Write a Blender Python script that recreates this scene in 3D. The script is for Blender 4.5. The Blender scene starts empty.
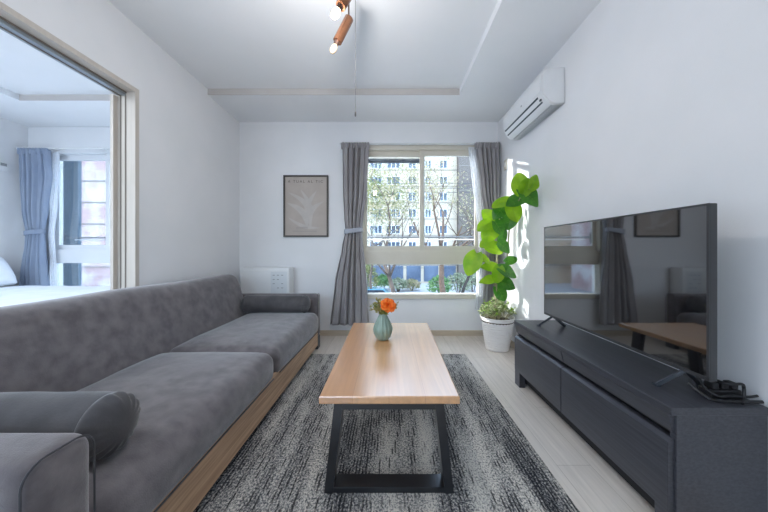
import bpy, bmesh, math, random
from mathutils import Vector, Matrix, noise

random.seed(7)
SC = bpy.context.scene
COL = SC.collection
PI = math.pi

# ------------------------------------------------------------------ camera
F = 280.0            # focal length in pixels of the 768 px wide frame
CH = 0.961           # lens height
cam_d = bpy.data.cameras.new('camera')
cam_d.sensor_width = 36.0
cam_d.lens = 36.0 * F / 768.0
cam_d.shift_x = -5.0 / 768.0
cam_d.shift_y = -6.0 / 768.0
cam_d.clip_start = 0.02
cam_d.clip_end = 500
cam = bpy.data.objects.new('camera', cam_d)
COL.objects.link(cam)
cam.location = (0, 0, CH)
cam.rotation_euler = (PI / 2, 0, 0)
SC.camera = cam

# room
XL, XR, YB = -1.68, 1.224, 3.146
HC, HR = 2.40, 2.455           # ceiling border, raised field
YN = -2.0                      # wall behind the camera
WT = 0.12                      # partition thickness
BXL, BYB = -4.22, 3.275        # bedroom left wall, bedroom window wall
GZ = -4.4                      # street level


# ------------------------------------------------------------------ colours and materials
def lin(c):
    out = []
    for v in c[:3]:
        v = v / 255.0
        out.append(v / 12.92 if v <= 0.04045 else ((v + 0.055) / 1.055) ** 2.4)
    return out + [1.0]


class NT:
    def __init__(self, m):
        self.t = m.node_tree
        self.n = self.t.nodes
        self.l = self.t.links

    def new(self, typ, **kw):
        nd = self.n.new(typ)
        for k, v in kw.items():
            if k.startswith('i_'):
                nd.inputs[k[2:].replace('_', ' ')].default_value = v
            else:
                setattr(nd, k, v)
        return nd

    def link(self, a, b):
        self.l.new(a, b)


def base_mat(name):
    m = bpy.data.materials.new(name)
    m.use_nodes = True
    return m, NT(m), m.node_tree.nodes['Principled BSDF']


def coords(nt, scale=(1, 1, 1), rot=(0, 0, 0)):
    tc = nt.new('ShaderNodeTexCoord')
    mp = nt.new('ShaderNodeMapping')
    mp.inputs['Scale'].default_value = scale
    mp.inputs['Rotation'].default_value = rot
    nt.link(tc.outputs['Object'], mp.inputs['Vector'])
    return mp.outputs['Vector']


def ramp(nt, stops):
    r = nt.new('ShaderNodeValToRGB')
    el = r.color_ramp.elements
    el[0].position, el[0].color = stops[0][0], lin(stops[0][1])
    el[1].position, el[1].color = stops[-1][0], lin(stops[-1][1])
    for p, c in stops[1:-1]:
        e = el.new(p)
        e.color = lin(c)
    return r


def mat(name, c1, c2=None, scale=8.0, stretch=(1, 1, 1), rough=0.5, metal=0.0, bump=0.0, bscale=None,
        spec=0.5, sheen=0.0, coat=0.0, detail=4.0, lo=0.35, hi=0.65, translucent=0.0):
    """plain procedural material: two colours mixed by noise, with optional fine bump"""
    m, nt, b = base_mat(name)
    c2 = c2 or c1
    v = coords(nt, stretch)
    nz = nt.new('ShaderNodeTexNoise', i_Scale=scale, i_Detail=detail)
    nt.link(v, nz.inputs['Vector'])
    r = ramp(nt, [(lo, c1), (hi, c2)])
    nt.link(nz.outputs['Fac'], r.inputs['Fac'])
    nt.link(r.outputs['Color'], b.inputs['Base Color'])
    b.inputs['Roughness'].default_value = rough
    b.inputs['Metallic'].default_value = metal
    b.inputs['Specular IOR Level'].default_value = spec
    if sheen:
        b.inputs['Sheen Weight'].default_value = sheen
        b.inputs['Sheen Roughness'].default_value = 0.4
    if coat:
        b.inputs['Coat Weight'].default_value = coat
        b.inputs['Coat Roughness'].default_value = 0.15
    if bump:
        n2 = nt.new('ShaderNodeTexNoise', i_Scale=bscale or scale * 12, i_Detail=3.0)
        nt.link(v, n2.inputs['Vector'])
        bp = nt.new('ShaderNodeBump', i_Strength=bump, i_Distance=0.004)
        nt.link(n2.outputs['Fac'], bp.inputs['Height'])
        nt.link(bp.outputs['Normal'], b.inputs['Normal'])
    if translucent:
        tr = nt.new('ShaderNodeBsdfTranslucent')
        nt.link(r.outputs['Color'], tr.inputs['Color'])
        mx = nt.new('ShaderNodeMixShader', i_Fac=translucent)
        out = nt.n['Material Output']
        nt.link(b.outputs['BSDF'], mx.inputs[1])
        nt.link(tr.outputs['BSDF'], mx.inputs[2])
        nt.link(mx.outputs['Shader'], out.inputs['Surface'])
    return m


def plank_mat(name, c1, c2, mortar, width, length, rough, grain=(60, 3, 60), coat=0.0, gap=0.0015, spec=0.5, gmix=0.35):
    """boards running along y"""
    m, nt, b = base_mat(name)
    v = coords(nt, (1, 1, 1), (0, 0, PI / 2))
    br = nt.new('ShaderNodeTexBrick')
    br.offset = 0.37
    br.inputs['Color1'].default_value = lin(c1)
    br.inputs['Color2'].default_value = lin(c2)
    br.inputs['Mortar'].default_value = lin(mortar)
    br.inputs['Scale'].default_value = 1.0
    br.inputs['Mortar Size'].default_value = gap
    br.inputs['Mortar Smooth'].default_value = 0.3
    br.inputs['Brick Width'].default_value = length
    br.inputs['Row Height'].default_value = width
    nt.link(v, br.inputs['Vector'])
    v2 = coords(nt, grain)
    nz = nt.new('ShaderNodeTexNoise', i_Scale=1.0, i_Detail=6.0, i_Distortion=0.8)
    nt.link(v2, nz.inputs['Vector'])
    r = ramp(nt, [(0.3, (150, 150, 150)), (0.7, (255, 255, 255))])
    nt.link(nz.outputs['Fac'], r.inputs['Fac'])
    mx = nt.new('ShaderNodeMix', data_type='RGBA', blend_type='MULTIPLY')
    mx.inputs[0].default_value = gmix
    nt.link(br.outputs['Color'], mx.inputs[6])
    nt.link(r.outputs['Color'], mx.inputs[7])
    nt.link(mx.outputs[2], b.inputs['Base Color'])
    b.inputs['Roughness'].default_value = rough
    b.inputs['Specular IOR Level'].default_value = spec
    if coat:
        b.inputs['Coat Weight'].default_value = coat
        b.inputs['Coat IOR'].default_value = 2.1
        b.inputs['Coat Roughness'].default_value = 0.24
    return m


def rug_mat():
    m, nt, b = base_mat('woven_rug')
    def math_(op, a, b_=None):
        nd = nt.new('ShaderNodeMath', operation=op)
        for k, q in enumerate((a, b_)):
            if q is None:
                continue
            if isinstance(q, (int, float)):
                nd.inputs[k].default_value = q
            else:
                nt.link(q, nd.inputs[k])
        return nd.outputs[0]
    tc = nt.new('ShaderNodeTexCoord')
    sx = nt.new('ShaderNodeSeparateXYZ')
    nt.link(tc.outputs['Object'], sx.inputs[0])
    X, Y = sx.outputs['X'], sx.outputs['Y']
    wob = nt.new('ShaderNodeTexNoise', i_Scale=1.0, i_Detail=2.0)
    nt.link(coords(nt, (14, 22, 1)), wob.inputs['Vector'])
    xc = math_('ADD', math_('MULTIPLY', X, 70.0), math_('MULTIPLY', wob.outputs['Fac'], 0.5))
    colm = math_('FLOOR', xc)
    fr = math_('FRACT', xc)

    def noise_xy(kx, ky, det):
        cv = nt.new('ShaderNodeCombineXYZ')
        nt.link(math_('MULTIPLY', colm, kx), cv.inputs[0])
        nt.link(math_('MULTIPLY', Y, ky), cv.inputs[1])
        nn = nt.new('ShaderNodeTexNoise', i_Scale=1.0, i_Detail=det)
        nt.link(cv.outputs[0], nn.inputs['Vector'])
        return nn.outputs['Fac']
    dash = noise_xy(3.71, 10.0, 4.0)
    band = noise_xy(0.11, 1.0, 2.0)
    n3 = nt.new('ShaderNodeTexNoise', i_Scale=1.0, i_Detail=2.0, i_Roughness=0.7)
    nt.link(coords(nt, (150, 110, 1)), n3.inputs['Vector'])
    val = math_('ADD', math_('MULTIPLY', n3.outputs['Fac'], 1.25), math_('MULTIPLY', band, 0.75))
    mr = nt.new('ShaderNodeMapRange')
    mr.inputs['From Min'].default_value = 0.55
    mr.inputs['From Max'].default_value = 1.32
    nt.link(val, mr.inputs['Value'])
    r = ramp(nt, [(0.22, (32, 34, 40)), (0.44, (96, 97, 100)), (0.6, (152, 150, 147)), (0.82, (214, 208, 198))])
    nt.link(mr.outputs['Result'], r.inputs['Fac'])
    line = nt.new('ShaderNodeMapRange')
    line.inputs['From Min'].default_value = 0.34
    line.inputs['From Max'].default_value = 0.12
    nt.link(math_('ABSOLUTE', math_('SUBTRACT', fr, 0.5)), line.inputs['Value'])
    dm = nt.new('ShaderNodeMapRange')
    dm.inputs['From Min'].default_value = 0.47
    dm.inputs['From Max'].default_value = 0.58
    nt.link(math_('ADD', dash, math_('MULTIPLY', math_('SUBTRACT', 0.5, band), 0.5)), dm.inputs['Value'])
    fac = math_('MULTIPLY', math_('MULTIPLY', line.outputs['Result'], dm.outputs['Result']), 0.88)
    mx = nt.new('ShaderNodeMix', data_type='RGBA')
    nt.link(fac, mx.inputs[0])
    nt.link(r.outputs['Color'], mx.inputs[6])
    mx.inputs[7].default_value = lin((26, 27, 32))
    nt.link(mx.outputs[2], b.inputs['Base Color'])
    b.inputs['Roughness'].default_value = 0.95
    b.inputs['Specular IOR Level'].default_value = 0.1
    bp = nt.new('ShaderNodeBump', i_Strength=0.7, i_Distance=0.006)
    nt.link(n3.outputs['Fac'], bp.inputs['Height'])
    nt.link(bp.outputs['Normal'], b.inputs['Normal'])
    return m


def glass_mat(name, tint, refl=0.6):
    m, nt, b = base_mat(name)
    nt.n.remove(b)
    tr = nt.new('ShaderNodeBsdfTransparent')
    tr.inputs['Color'].default_value = (*tint, 1)
    gl = nt.new('ShaderNodeBsdfGlossy')
    gl.inputs['Roughness'].default_value = 0.02
    fr = nt.new('ShaderNodeFresnel', i_IOR=1.45)
    k = nt.new('ShaderNodeMath', operation='MULTIPLY')
    k.inputs[1].default_value = refl
    nt.link(fr.outputs[0], k.inputs[0])
    mx = nt.new('ShaderNodeMixShader')
    nt.link(k.outputs[0], mx.inputs['Fac'])
    nt.link(tr.outputs[0], mx.inputs[1])
    nt.link(gl.outputs[0], mx.inputs[2])
    nt.link(mx.outputs[0], nt.n['Material Output'].inputs['Surface'])
    return m


def sheer_mat():
    m, nt, b = base_mat('sheer_voile')
    b.inputs['Base Color'].default_value = lin((240, 243, 248))
    b.inputs['Roughness'].default_value = 0.9
    tl = nt.new('ShaderNodeBsdfTranslucent')
    tl.inputs['Color'].default_value = lin((244, 246, 250))
    mx = nt.new('ShaderNodeMixShader', i_Fac=0.6)
    nt.link(b.outputs[0], mx.inputs[1])
    nt.link(tl.outputs[0], mx.inputs[2])
    tp = nt.new('ShaderNodeBsdfTransparent')
    wv = nt.new('ShaderNodeTexNoise', i_Scale=60.0, i_Detail=2.0)
    nt.link(coords(nt), wv.inputs['Vector'])
    mr = nt.new('ShaderNodeMapRange')
    mr.inputs['To Min'].default_value = 0.08
    mr.inputs['To Max'].default_value = 0.36
    nt.link(wv.outputs['Fac'], mr.inputs['Value'])
    m2 = nt.new('ShaderNodeMixShader')
    nt.link(mr.outputs['Result'], m2.inputs['Fac'])
    nt.link(mx.outputs[0], m2.inputs[1])
    nt.link(tp.outputs[0], m2.inputs[2])
    nt.link(m2.outputs[0], nt.n['Material Output'].inputs['Surface'])
    return m


def emit_mat(name, col, strength):
    m, nt, b = base_mat(name)
    b.inputs['Base Color'].default_value = lin(col)
    b.inputs['Emission Color'].default_value = lin(col)
    b.inputs['Emission Strength'].default_value = strength
    return m


M = dict(
    wall=mat('white_wallpaper', (230, 232, 235), (234, 235, 238), 3.0, rough=0.85, bump=0.12, bscale=220, spec=0.2),
    ceil=mat('white_ceiling', (238, 241, 244), (241, 243, 246), 3.0, rough=0.9, spec=0.2),
    floor=plank_mat('pale_oak_floor', (232, 223, 213), (224, 215, 205), (198, 188, 176), 0.15, 1.25, 0.27, spec=0.5, gmix=0.22),
    skirting=mat('skirting', (206, 192, 172), (198, 184, 164), 6, (1, 12, 12), rough=0.5),
    casing=mat('door_casing', (200, 193, 185), (193, 186, 178), 5, (12, 12, 1), rough=0.45),
    stepshade=mat('ceiling_step_shade', (196, 191, 188), (200, 195, 192), 4, rough=0.7),  # shade of the ceiling step put into a darker colour
    groove=mat('casing_groove', (120, 112, 104), rough=0.6),
    alu=mat('aluminium_track', (150, 160, 168), (170, 178, 184), 4, rough=0.35, metal=0.6),
    ivory=mat('ivory_window_frame', (208, 203, 190), (214, 209, 197), 4, rough=0.4),
    whiteframe=mat('white_window_frame', (226, 230, 234), (231, 234, 238), 4, rough=0.4),
    rubber=mat('window_gasket', (70, 72, 74), rough=0.7),
    glass=glass_mat('window_glass', (0.9, 0.93, 0.95)),
    suede=mat('grey_suede', (96, 92, 95), (121, 116, 118), 16.0, rough=0.9, bump=0.25, bscale=260, spec=0.15, sheen=0.6, detail=8, lo=0.32, hi=0.68),
    suede_dark=mat('charcoal_piping', (66, 67, 71), (74, 74, 78), 8, rough=0.9, spec=0.1, sheen=0.3),
    bolster=mat('bolster_fabric', (70, 69, 72), (88, 86, 88), 9.0, rough=0.75, bump=0.2, bscale=200, spec=0.25, sheen=0.4),
    sofawood=mat('sofa_base_wood', (158, 124, 96), (210, 174, 140), 1.0, (40, 3, 90), rough=0.5, detail=6, lo=0.3, hi=0.7),
    tablewood=plank_mat('beech_table_top', (218, 162, 106), (208, 150, 96), (186, 130, 84), 0.14, 3.0, 0.3, (38, 2.0, 38), coat=1.0, gap=0.0008, gmix=0.28),
    blacksteel=mat('black_steel', (40, 42, 46), (48, 50, 54), 6, rough=0.3, metal=0.3, coat=0.4),
    rug=rug_mat(),
    char_wood=mat('charcoal_woodgrain', (54, 55, 61), (71, 72, 79), 1.0, (90, 3, 160), rough=0.33, detail=6, lo=0.3, hi=0.7),
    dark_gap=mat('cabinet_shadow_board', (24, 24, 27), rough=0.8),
    tvbody=mat('tv_casing', (52, 53, 56), (58, 59, 62), 6, rough=0.4),
    blackplastic=mat('black_plastic', (26, 26, 29), (32, 32, 35), 20, rough=0.45),
    footmetal=mat('tv_foot_metal', (66, 72, 80), (74, 80, 88), 20, rough=0.3, metal=0.5),
    whiteplastic=mat('white_plastic', (226, 228, 230), (231, 233, 235), 5, rough=0.38),
    greyplastic=mat('grey_plastic', (150, 154, 158), rough=0.5),
    slotlight=mat('pale_grille', (204, 208, 211), rough=0.5),
    slotdark=mat('air_outlet_slot', (64, 74, 82), rough=0.6),
    curtain=mat('grey_curtain_fabric', (150, 147, 150), (166, 163, 165), 14.0, (1, 1, 0.3), rough=0.85, bump=0.1, bscale=240, spec=0.15, sheen=0.25, translucent=0.12),
    curtain_band=mat('curtain_tieback_fabric', (160, 166, 178), (170, 175, 187), 14.0, rough=0.85, spec=0.15),
    curtain_blue=mat('blue_grey_curtain_fabric', (146, 160, 184), (160, 173, 194), 14.0, (1, 1, 0.3), rough=0.85, spec=0.15, translucent=0.15),  # bluish cast of the bedroom light put into the fabric colour
    sheer=sheer_mat(),
    posterframe=mat('dark_wood_frame', (58, 53, 50), (68, 62, 58), 10, (1, 1, 6), rough=0.45),
    posterpaper=mat('poster_paper', (178, 168, 161), (186, 177, 170), 6, rough=0.8),
    posterleaf=mat('poster_print_pale', (186, 181, 177), (194, 188, 184), 12, rough=0.8),
    postertext=mat('poster_print_dark', (96, 90, 90), rough=0.8),
    posterfine=mat('poster_print_fine', (160, 152, 150), rough=0.8),
    potwhite=mat('white_ribbed_pot', (228, 226, 224), (233, 231, 229), 6, rough=0.4),
    soil=mat('potting_soil', (62, 48, 38), (90, 72, 56), 60, rough=0.95, bump=0.8, bscale=90),
    leafbright=mat('young_sunlit_leaf', (126, 176, 26), (158, 198, 44), 10, rough=0.4, translucent=0.45),  # young-leaf green, with sunlight put into the brighter colour
    leafdark=mat('mature_shaded_leaf', (48, 112, 30), (78, 140, 40), 12, rough=0.35, translucent=0.3),  # mature-leaf green, with shade put into the darker colour
    leafvein=mat('leaf_vein', (128, 170, 66), rough=0.5, translucent=0.3),
    stem=mat('pale_bark_stem', (160, 152, 120), (182, 176, 144), 30, (1, 1, 0.3), rough=0.7),
    variegated=mat('variegated_leaf', (108, 142, 72), (222, 226, 182), 45, rough=0.5, translucent=0.25, lo=0.42, hi=0.56),
    freshleaf=mat('fresh_green_leaf', (140, 178, 60), (170, 200, 90), 30, rough=0.5, translucent=0.3),
    vase=mat('sage_ceramic', (128, 152, 140), (142, 165, 152), 12, rough=0.35, coat=0.3),
    petal=mat('orange_petal', (240, 106, 20), (250, 140, 44), 60, rough=0.6, translucent=0.25),
    sprig=mat('olive_sprig', (112, 132, 62), (166, 168, 100), 60, rough=0.6, translucent=0.25),
    sprigpale=mat('dried_sprig', (190, 178, 120), (150, 150, 92), 60, rough=0.7, translucent=0.2),
    copper=mat('bronze_metal', (148, 100, 74), (162, 114, 86), 20, (1, 1, 1), rough=0.25, metal=0.9),
    brown=mat('brown_metal', (84, 66, 60), rough=0.4, metal=0.6),
    cord=mat('dark_cord', (84, 82, 84), rough=0.7),
    bulbon=emit_mat('lit_bulb', (255, 226, 178), 14.0),
    bulbdim=mat('frosted_bulb', (176, 160, 136), rough=0.4),
    linen=mat('white_bed_linen', (228, 234, 242), (236, 240, 246), 7, rough=0.9, bump=0.15, bscale=120),
    bedbase=mat('bed_base_fabric', (150, 150, 154), rough=0.9),
    facade=mat('cream_render_facade', (172, 160, 142), (178, 166, 148), 0.5, rough=0.9),
    facade_ledge=mat('facade_ledge', (124, 118, 111), rough=0.9),
    taupe=mat('taupe_render', (92, 84, 79), (100, 92, 86), 0.5, rough=0.9),
    redbrick=mat('faded_red_brick', (178, 150, 149), (206, 201, 201), 0.5, rough=0.9, lo=0.4, hi=0.6),
    farglass=mat('far_window_glass', (34, 44, 58), (74, 88, 106), 0.6, rough=0.2),
    shopblue=mat('blue_shop_panel', (56, 70, 90), (80, 94, 114), 0.5, rough=0.5),
    asphalt=mat('street_asphalt', (146, 149, 154), (162, 164, 168), 0.4, rough=0.9),
    bark=mat('tree_bark', (62, 52, 45), (92, 78, 68), 6, (1, 1, 0.3), rough=0.9),
    barkdark=mat('dark_tree_bark', (38, 34, 32), (52, 46, 42), 6, rough=0.9),
    barkred=mat('reddish_tree_bark', (80, 62, 50), (100, 80, 66), 6, rough=0.9),
    treeleaf=mat('pale_olive_foliage', (78, 88, 48), (140, 140, 92), 1.6, rough=0.8, translucent=0.3),
    treeblossom=mat('pale_dry_foliage', (164, 150, 124), (108, 112, 70), 1.6, rough=0.8, translucent=0.3),
    shrubgreen=mat('street_shrub_foliage', (62, 104, 56), (104, 138, 84), 1.6, rough=0.8, translucent=0.25),
    shrubpale=mat('pale_shrub_foliage', (82, 98, 70), (150, 154, 132), 1.6, rough=0.8, translucent=0.25),
    railsteel=mat('grey_rail_steel', (96, 100, 106), (120, 124, 128), 8, rough=0.4, metal=0.5),
    railwhite=mat('white_rail', (226, 228, 230), rough=0.5),
    bluepanel=mat('blue_grey_panel', (80, 100, 114), (90, 110, 124), 3, rough=0.6),
    carteal=mat('teal_car_paint', (52, 108, 130), rough=0.25, coat=0.6),
    cardark=mat('dark_car_glass', (28, 34, 44), rough=0.15),
    carwhite=mat('white_car_paint', (226, 228, 230), rough=0.3, coat=0.5),
    cable=mat('overhead_cable', (70, 72, 78), rough=0.8),
)


def screen_mat():
    m, nt, b = base_mat('tv_screen_glass')
    b.inputs['Base Color'].default_value = (0.006, 0.006, 0.007, 1)
    b.inputs['Roughness'].default_value = 0.035
    b.inputs['IOR'].default_value = 2.4
    b.inputs['Specular IOR Level'].default_value = 0.6
    return m


M['screen'] = screen_mat()


# ------------------------------------------------------------------ mesh building
def wloc(o):
    v = Vector((0, 0, 0))
    while o is not None:
        v += o.location
        o = o.parent
    return v


class MB:
    def __init__(self):
        self.bm = bmesh.new()

    def box(self, x0, x1, y0, y1, z0, z1, bevel=0.0, seg=2):
        r = bmesh.ops.create_cube(self.bm, size=1.0)
        vs = r['verts']
        for v in vs:
            v.co = Vector(((x0 + x1) / 2 + v.co.x * (x1 - x0), (y0 + y1) / 2 + v.co.y * (y1 - y0), (z0 + z1) / 2 + v.co.z * (z1 - z0)))
        if bevel:
            es = list({e for v in vs for e in v.link_edges})
            bmesh.ops.bevel(self.bm, geom=es, offset=bevel, segments=seg, affect='EDGES', profile=0.5)
        return self

    def tube(self, pts, rad, n=8, caps=True):
        pts = [Vector(p) for p in pts]
        if not isinstance(rad, (list, tuple)):
            rad = [rad] * len(pts)
        rings = []
        up = None
        for i, p in enumerate(pts):
            if i == 0:
                d = pts[1] - p
            elif i == len(pts) - 1:
                d = p - pts[-2]
            else:
                d = (pts[i + 1] - pts[i - 1])
            d.normalize()
            if up is None:
                up = Vector((0, 0, 1)) if abs(d.z) < 0.9 else Vector((1, 0, 0))
            a = d.cross(up)
            if a.length < 1e-5:
                a = d.cross(Vector((0, 1, 0)))
            a.normalize()
            b = a.cross(d)
            up = b
            rings.append([self.bm.verts.new(p + rad[i] * (math.cos(2 * PI * k / n) * a + math.sin(2 * PI * k / n) * b)) for k in range(n)])
        for r0, r1 in zip(rings, rings[1:]):
            for k in range(n):
                self.bm.faces.new((r0[k], r0[(k + 1) % n], r1[(k + 1) % n], r1[k]))
        if caps:
            self.bm.faces.new(rings[0])
            self.bm.faces.new(rings[-1][::-1])
        return self

    def lathe(self, prof, n=32, c=(0, 0, 0), axis='z', mod=None):
        """prof: (r, h) pairs; mod(angle, h) multiplies r"""
        c = Vector(c)
        rings = []
        for r, h in prof:
            ring = []
            for k in range(n):
                a = 2 * PI * k / n
                q = r * (mod(a, h) if mod else 1.0)
                if axis == 'z':
                    p = Vector((q * math.cos(a), q * math.sin(a), h))
                elif axis == 'x':
                    p = Vector((h, q * math.cos(a), q * math.sin(a)))
                else:
                    p = Vector((q * math.cos(a), h, q * math.sin(a)))
                ring.append(self.bm.verts.new(c + p))
            rings.append(ring)
        for r0, r1 in zip(rings, rings[1:]):
            for k in range(n):
                self.bm.faces.new((r0[k], r0[(k + 1) % n], r1[(k + 1) % n], r1[k]))
        self.bm.faces.new(rings[0][::-1])
        self.bm.faces.new(rings[-1])
        return self

    def grid(self, fn, nu, nv):
        vs = [[self.bm.verts.new(fn(i / nu, j / nv)) for i in range(nu + 1)] for j in range(nv + 1)]
        for j in range(nv):
            for i in range(nu):
                self.bm.faces.new((vs[j][i], vs[j][i + 1], vs[j + 1][i + 1], vs[j + 1][i]))
        return self

    def prism(self, prof, a0, a1, axis='y', bevel=0.0):
        """closed 2-D outline swept along an axis: 'y' profile (x,z); 'x' profile (y,z); 'z' profile (x,y)"""
        def P(p, a):
            if axis == 'y':
                return (p[0], a, p[1])
            if axis == 'x':
                return (a, p[0], p[1])
            return (p[0], p[1], a)
        A = [self.bm.verts.new(P(p, a0)) for p in prof]
        B = [self.bm.verts.new(P(p, a1)) for p in prof]
        n = len(prof)
        fs = [self.bm.faces.new((A[i], A[(i + 1) % n], B[(i + 1) % n], B[i])) for i in range(n)]
        fs.append(self.bm.faces.new(A[::-1]))
        fs.append(self.bm.faces.new(B))
        if bevel:
            es = list({e for f in fs[-2:] for e in f.edges})
            bmesh.ops.bevel(self.bm, geom=es, offset=bevel, segments=2, affect='EDGES', profile=0.5)
        return self

    def bar(self, p0, p1, w, d, ref=(0, 1, 0)):
        """rectangular bar from p0 to p1; d measured along ref, w across"""
        p0, p1, ref = Vector(p0), Vector(p1), Vector(ref).normalized()
        ax = (p1 - p0).normalized()
        s = ax.cross(ref).normalized()
        ref = s.cross(ax).normalized()
        vs = []
        for p in (p0, p1):
            for a, b in ((-1, -1), (1, -1), (1, 1), (-1, 1)):
                vs.append(self.bm.verts.new(p + s * a * w / 2 + ref * b * d / 2))
        for q in ((0, 1, 2, 3), (7, 6, 5, 4), (0, 4, 5, 1), (1, 5, 6, 2), (2, 6, 7, 3), (3, 7, 4, 0)):
            self.bm.faces.new([vs[i] for i in q])
        return self

    def soft(self, x0, x1, y0, y1, z0, z1, r, warp=None, n=10, k=4):
        """rounded box with enough loops to be warped"""
        c = Vector(((x0 + x1) / 2, (y0 + y1) / 2, (z0 + z1) / 2))
        h = Vector(((x1 - x0) / 2, (y1 - y0) / 2, (z1 - z0) / 2))
        rr = min(r, h.x * .999, h.y * .999, h.z * .999)
        ax = []
        for a in range(3):
            ha = h[a]
            outer = [-ha + rr * (1 - math.cos(PI / 2 * i / k)) * 1.0 for i in range(k)]
            lo = -ha + rr
            mid = [lo + (2 * (ha - rr)) * i / n for i in range(n + 1)]
            ax.append(outer + mid + [-o for o in outer[::-1]])
        cache = {}

        def V(p):
            key = (round(p.x, 6), round(p.y, 6), round(p.z, 6))
            if key in cache:
                return cache[key]
            inner = Vector([max(-h[a] + rr, min(h[a] - rr, p[a])) for a in range(3)])
            d = p - inner
            q = inner + (d.normalized() * rr if d.length > 1e-9 else d)
            q = c + q
            if warp:
                q = warp(q)
            v = self.bm.verts.new(q)
            cache[key] = v
            return v
        for a in range(3):
            u, w = (a + 1) % 3, (a + 2) % 3
            for sgn in (-1, 1):
                U, W = ax[u], ax[w]
                for i in range(len(U) - 1):
                    for j in range(len(W) - 1):
                        q = []
                        for (uu, ww) in ((U[i], W[j]), (U[i + 1], W[j]), (U[i + 1], W[j + 1]), (U[i], W[j + 1])):
                            p = Vector((0, 0, 0))
                            p[a] = sgn * h[a]
                            p[u] = uu
                            p[w] = ww
                            q.append(V(p))
                        if sgn < 0:
                            q = q[::-1]
                        if len(set(q)) == 4:
                            self.bm.faces.new(q)
        return self

    def build(self, name, m, parent=None, smooth=False, angle=40, keep_origin=False):
        bmesh.ops.recalc_face_normals(self.bm, faces=self.bm.faces) if self.bm.faces else None
        if parent is not None:
            off = wloc(parent)
        elif keep_origin:
            off = Vector((0, 0, 0))
        else:
            xs = [v.co for v in self.bm.verts]
            lo = Vector((min(v.x for v in xs), min(v.y for v in xs), min(v.z for v in xs)))
            hi = Vector((max(v.x for v in xs), max(v.y for v in xs), max(v.z for v in xs)))
            off = Vector(((lo.x + hi.x) / 2, (lo.y + hi.y) / 2, lo.z))
        for v in self.bm.verts:
            v.co -= off
        me = bpy.data.meshes.new(name)
        self.bm.to_mesh(me)
        self.bm.free()
        if smooth:
            me.polygons.foreach_set('use_smooth', [True] * len(me.polygons))
            try:
                me.set_sharp_from_angle(angle=math.radians(angle))
            except Exception:
                pass
        me.materials.append(m)
        o = bpy.data.objects.new(name, me)
        COL.objects.link(o)
        if parent is not None:
            o.parent = parent
        else:
            o.location = off
        return o


def tag(o, label, cat, group=None, kind=None):
    o['label'] = label
    o['category'] = cat
    if group:
        o['group'] = group
    if kind:
        o['kind'] = kind
    return o


def thing(name, loc, label, cat, group=None):
    o = bpy.data.objects.new(name, None)
    o.empty_display_size = 0.1
    COL.objects.link(o)
    o.location = loc
    return tag(o, label, cat, group)


def struct(o):
    o['kind'] = 'structure'
    return o


def copy_part(src, parent, loc=None, mats=None):
    c = src.copy()
    COL.objects.link(c)
    c.parent = parent
    if loc is not None:
        c.location = loc
    return c


# ================================================================== ROOM SHELL
LX0 = XL - WT                                     # bedroom side of the partition
struct(MB().box(BXL - 0.15, XR + 0.12, YN - 0.12, BYB + 0.2, -0.12, 0.0).build('floor', M['floor'], keep_origin=True))

# ceilings: flat slab, with a lower border around each raised field
cl = MB()
cl.box(XL - 0.06, XR + 0.12, YN - 0.12, BYB + 0.2, HR, HR + 0.12)
cl.box(XL, XR, 2.60, YB, HC, HR + .01)
cl.box(0.659, XR, YN, 2.60, HC, HR + .01)
cl.box(XL, 0.659, YN, -1.3, HC, HR + .01)
struct(cl.build('ceiling', M['ceil'], keep_origin=True))
cb = MB()
cb.box(BXL - 0.15, LX0 + 0.06, YN - 0.12, BYB + 0.2, HR, HR + 0.12)
cb.box(BXL, LX0, 2.697, BYB, HC, HR + .01)
cb.box(BXL, -3.555, YN, 2.697, HC, HR + .01)
cb.box(-2.3, LX0, YN, 2.697, HC, HR + .01)
cb.box(-3.555, -2.3, YN, -1.0, HC, HR + .01)
struct(cb.build('ceiling', M['ceil'], keep_origin=True))


struct(MB().box(XL, 0.659, 2.594, 2.60, HC, HR).build('step_face_shade_1', M['stepshade'], keep_origin=True))  # step face with its shade painted in
struct(MB().box(0.653, 0.659, -1.3, 2.594, HC, HR).build('trim_2', M['ceil'], keep_origin=True))
struct(MB().box(-3.555, -2.3, 2.691, 2.697, HC, HR).build('step_face_shade_3', M['stepshade'], keep_origin=True))  # bedroom step face, shade painted in likewise


def wall_with_hole(name, axis, p0, p1, a0, a1, z0, z1, ha0, ha1, hz0, hz1, m):
    """wall slab between p0..p1 (thickness) spanning a0..a1 with one opening"""
    b = MB()

    def bx(u0, u1, w0, w1):
        if u1 - u0 < 1e-4 or w1 - w0 < 1e-4:
            return
        if axis == 'y':
            b.box(u0, u1, p0, p1, w0, w1)
        else:
            b.box(p0, p1, u0, u1, w0, w1)
    bx(a0, ha0, z0, z1)
    bx(ha1, a1, z0, z1)
    bx(ha0, ha1, z0, hz0)
    bx(ha0, ha1, hz1, z1)
    return struct(b.build(name, m, keep_origin=True))


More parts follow.
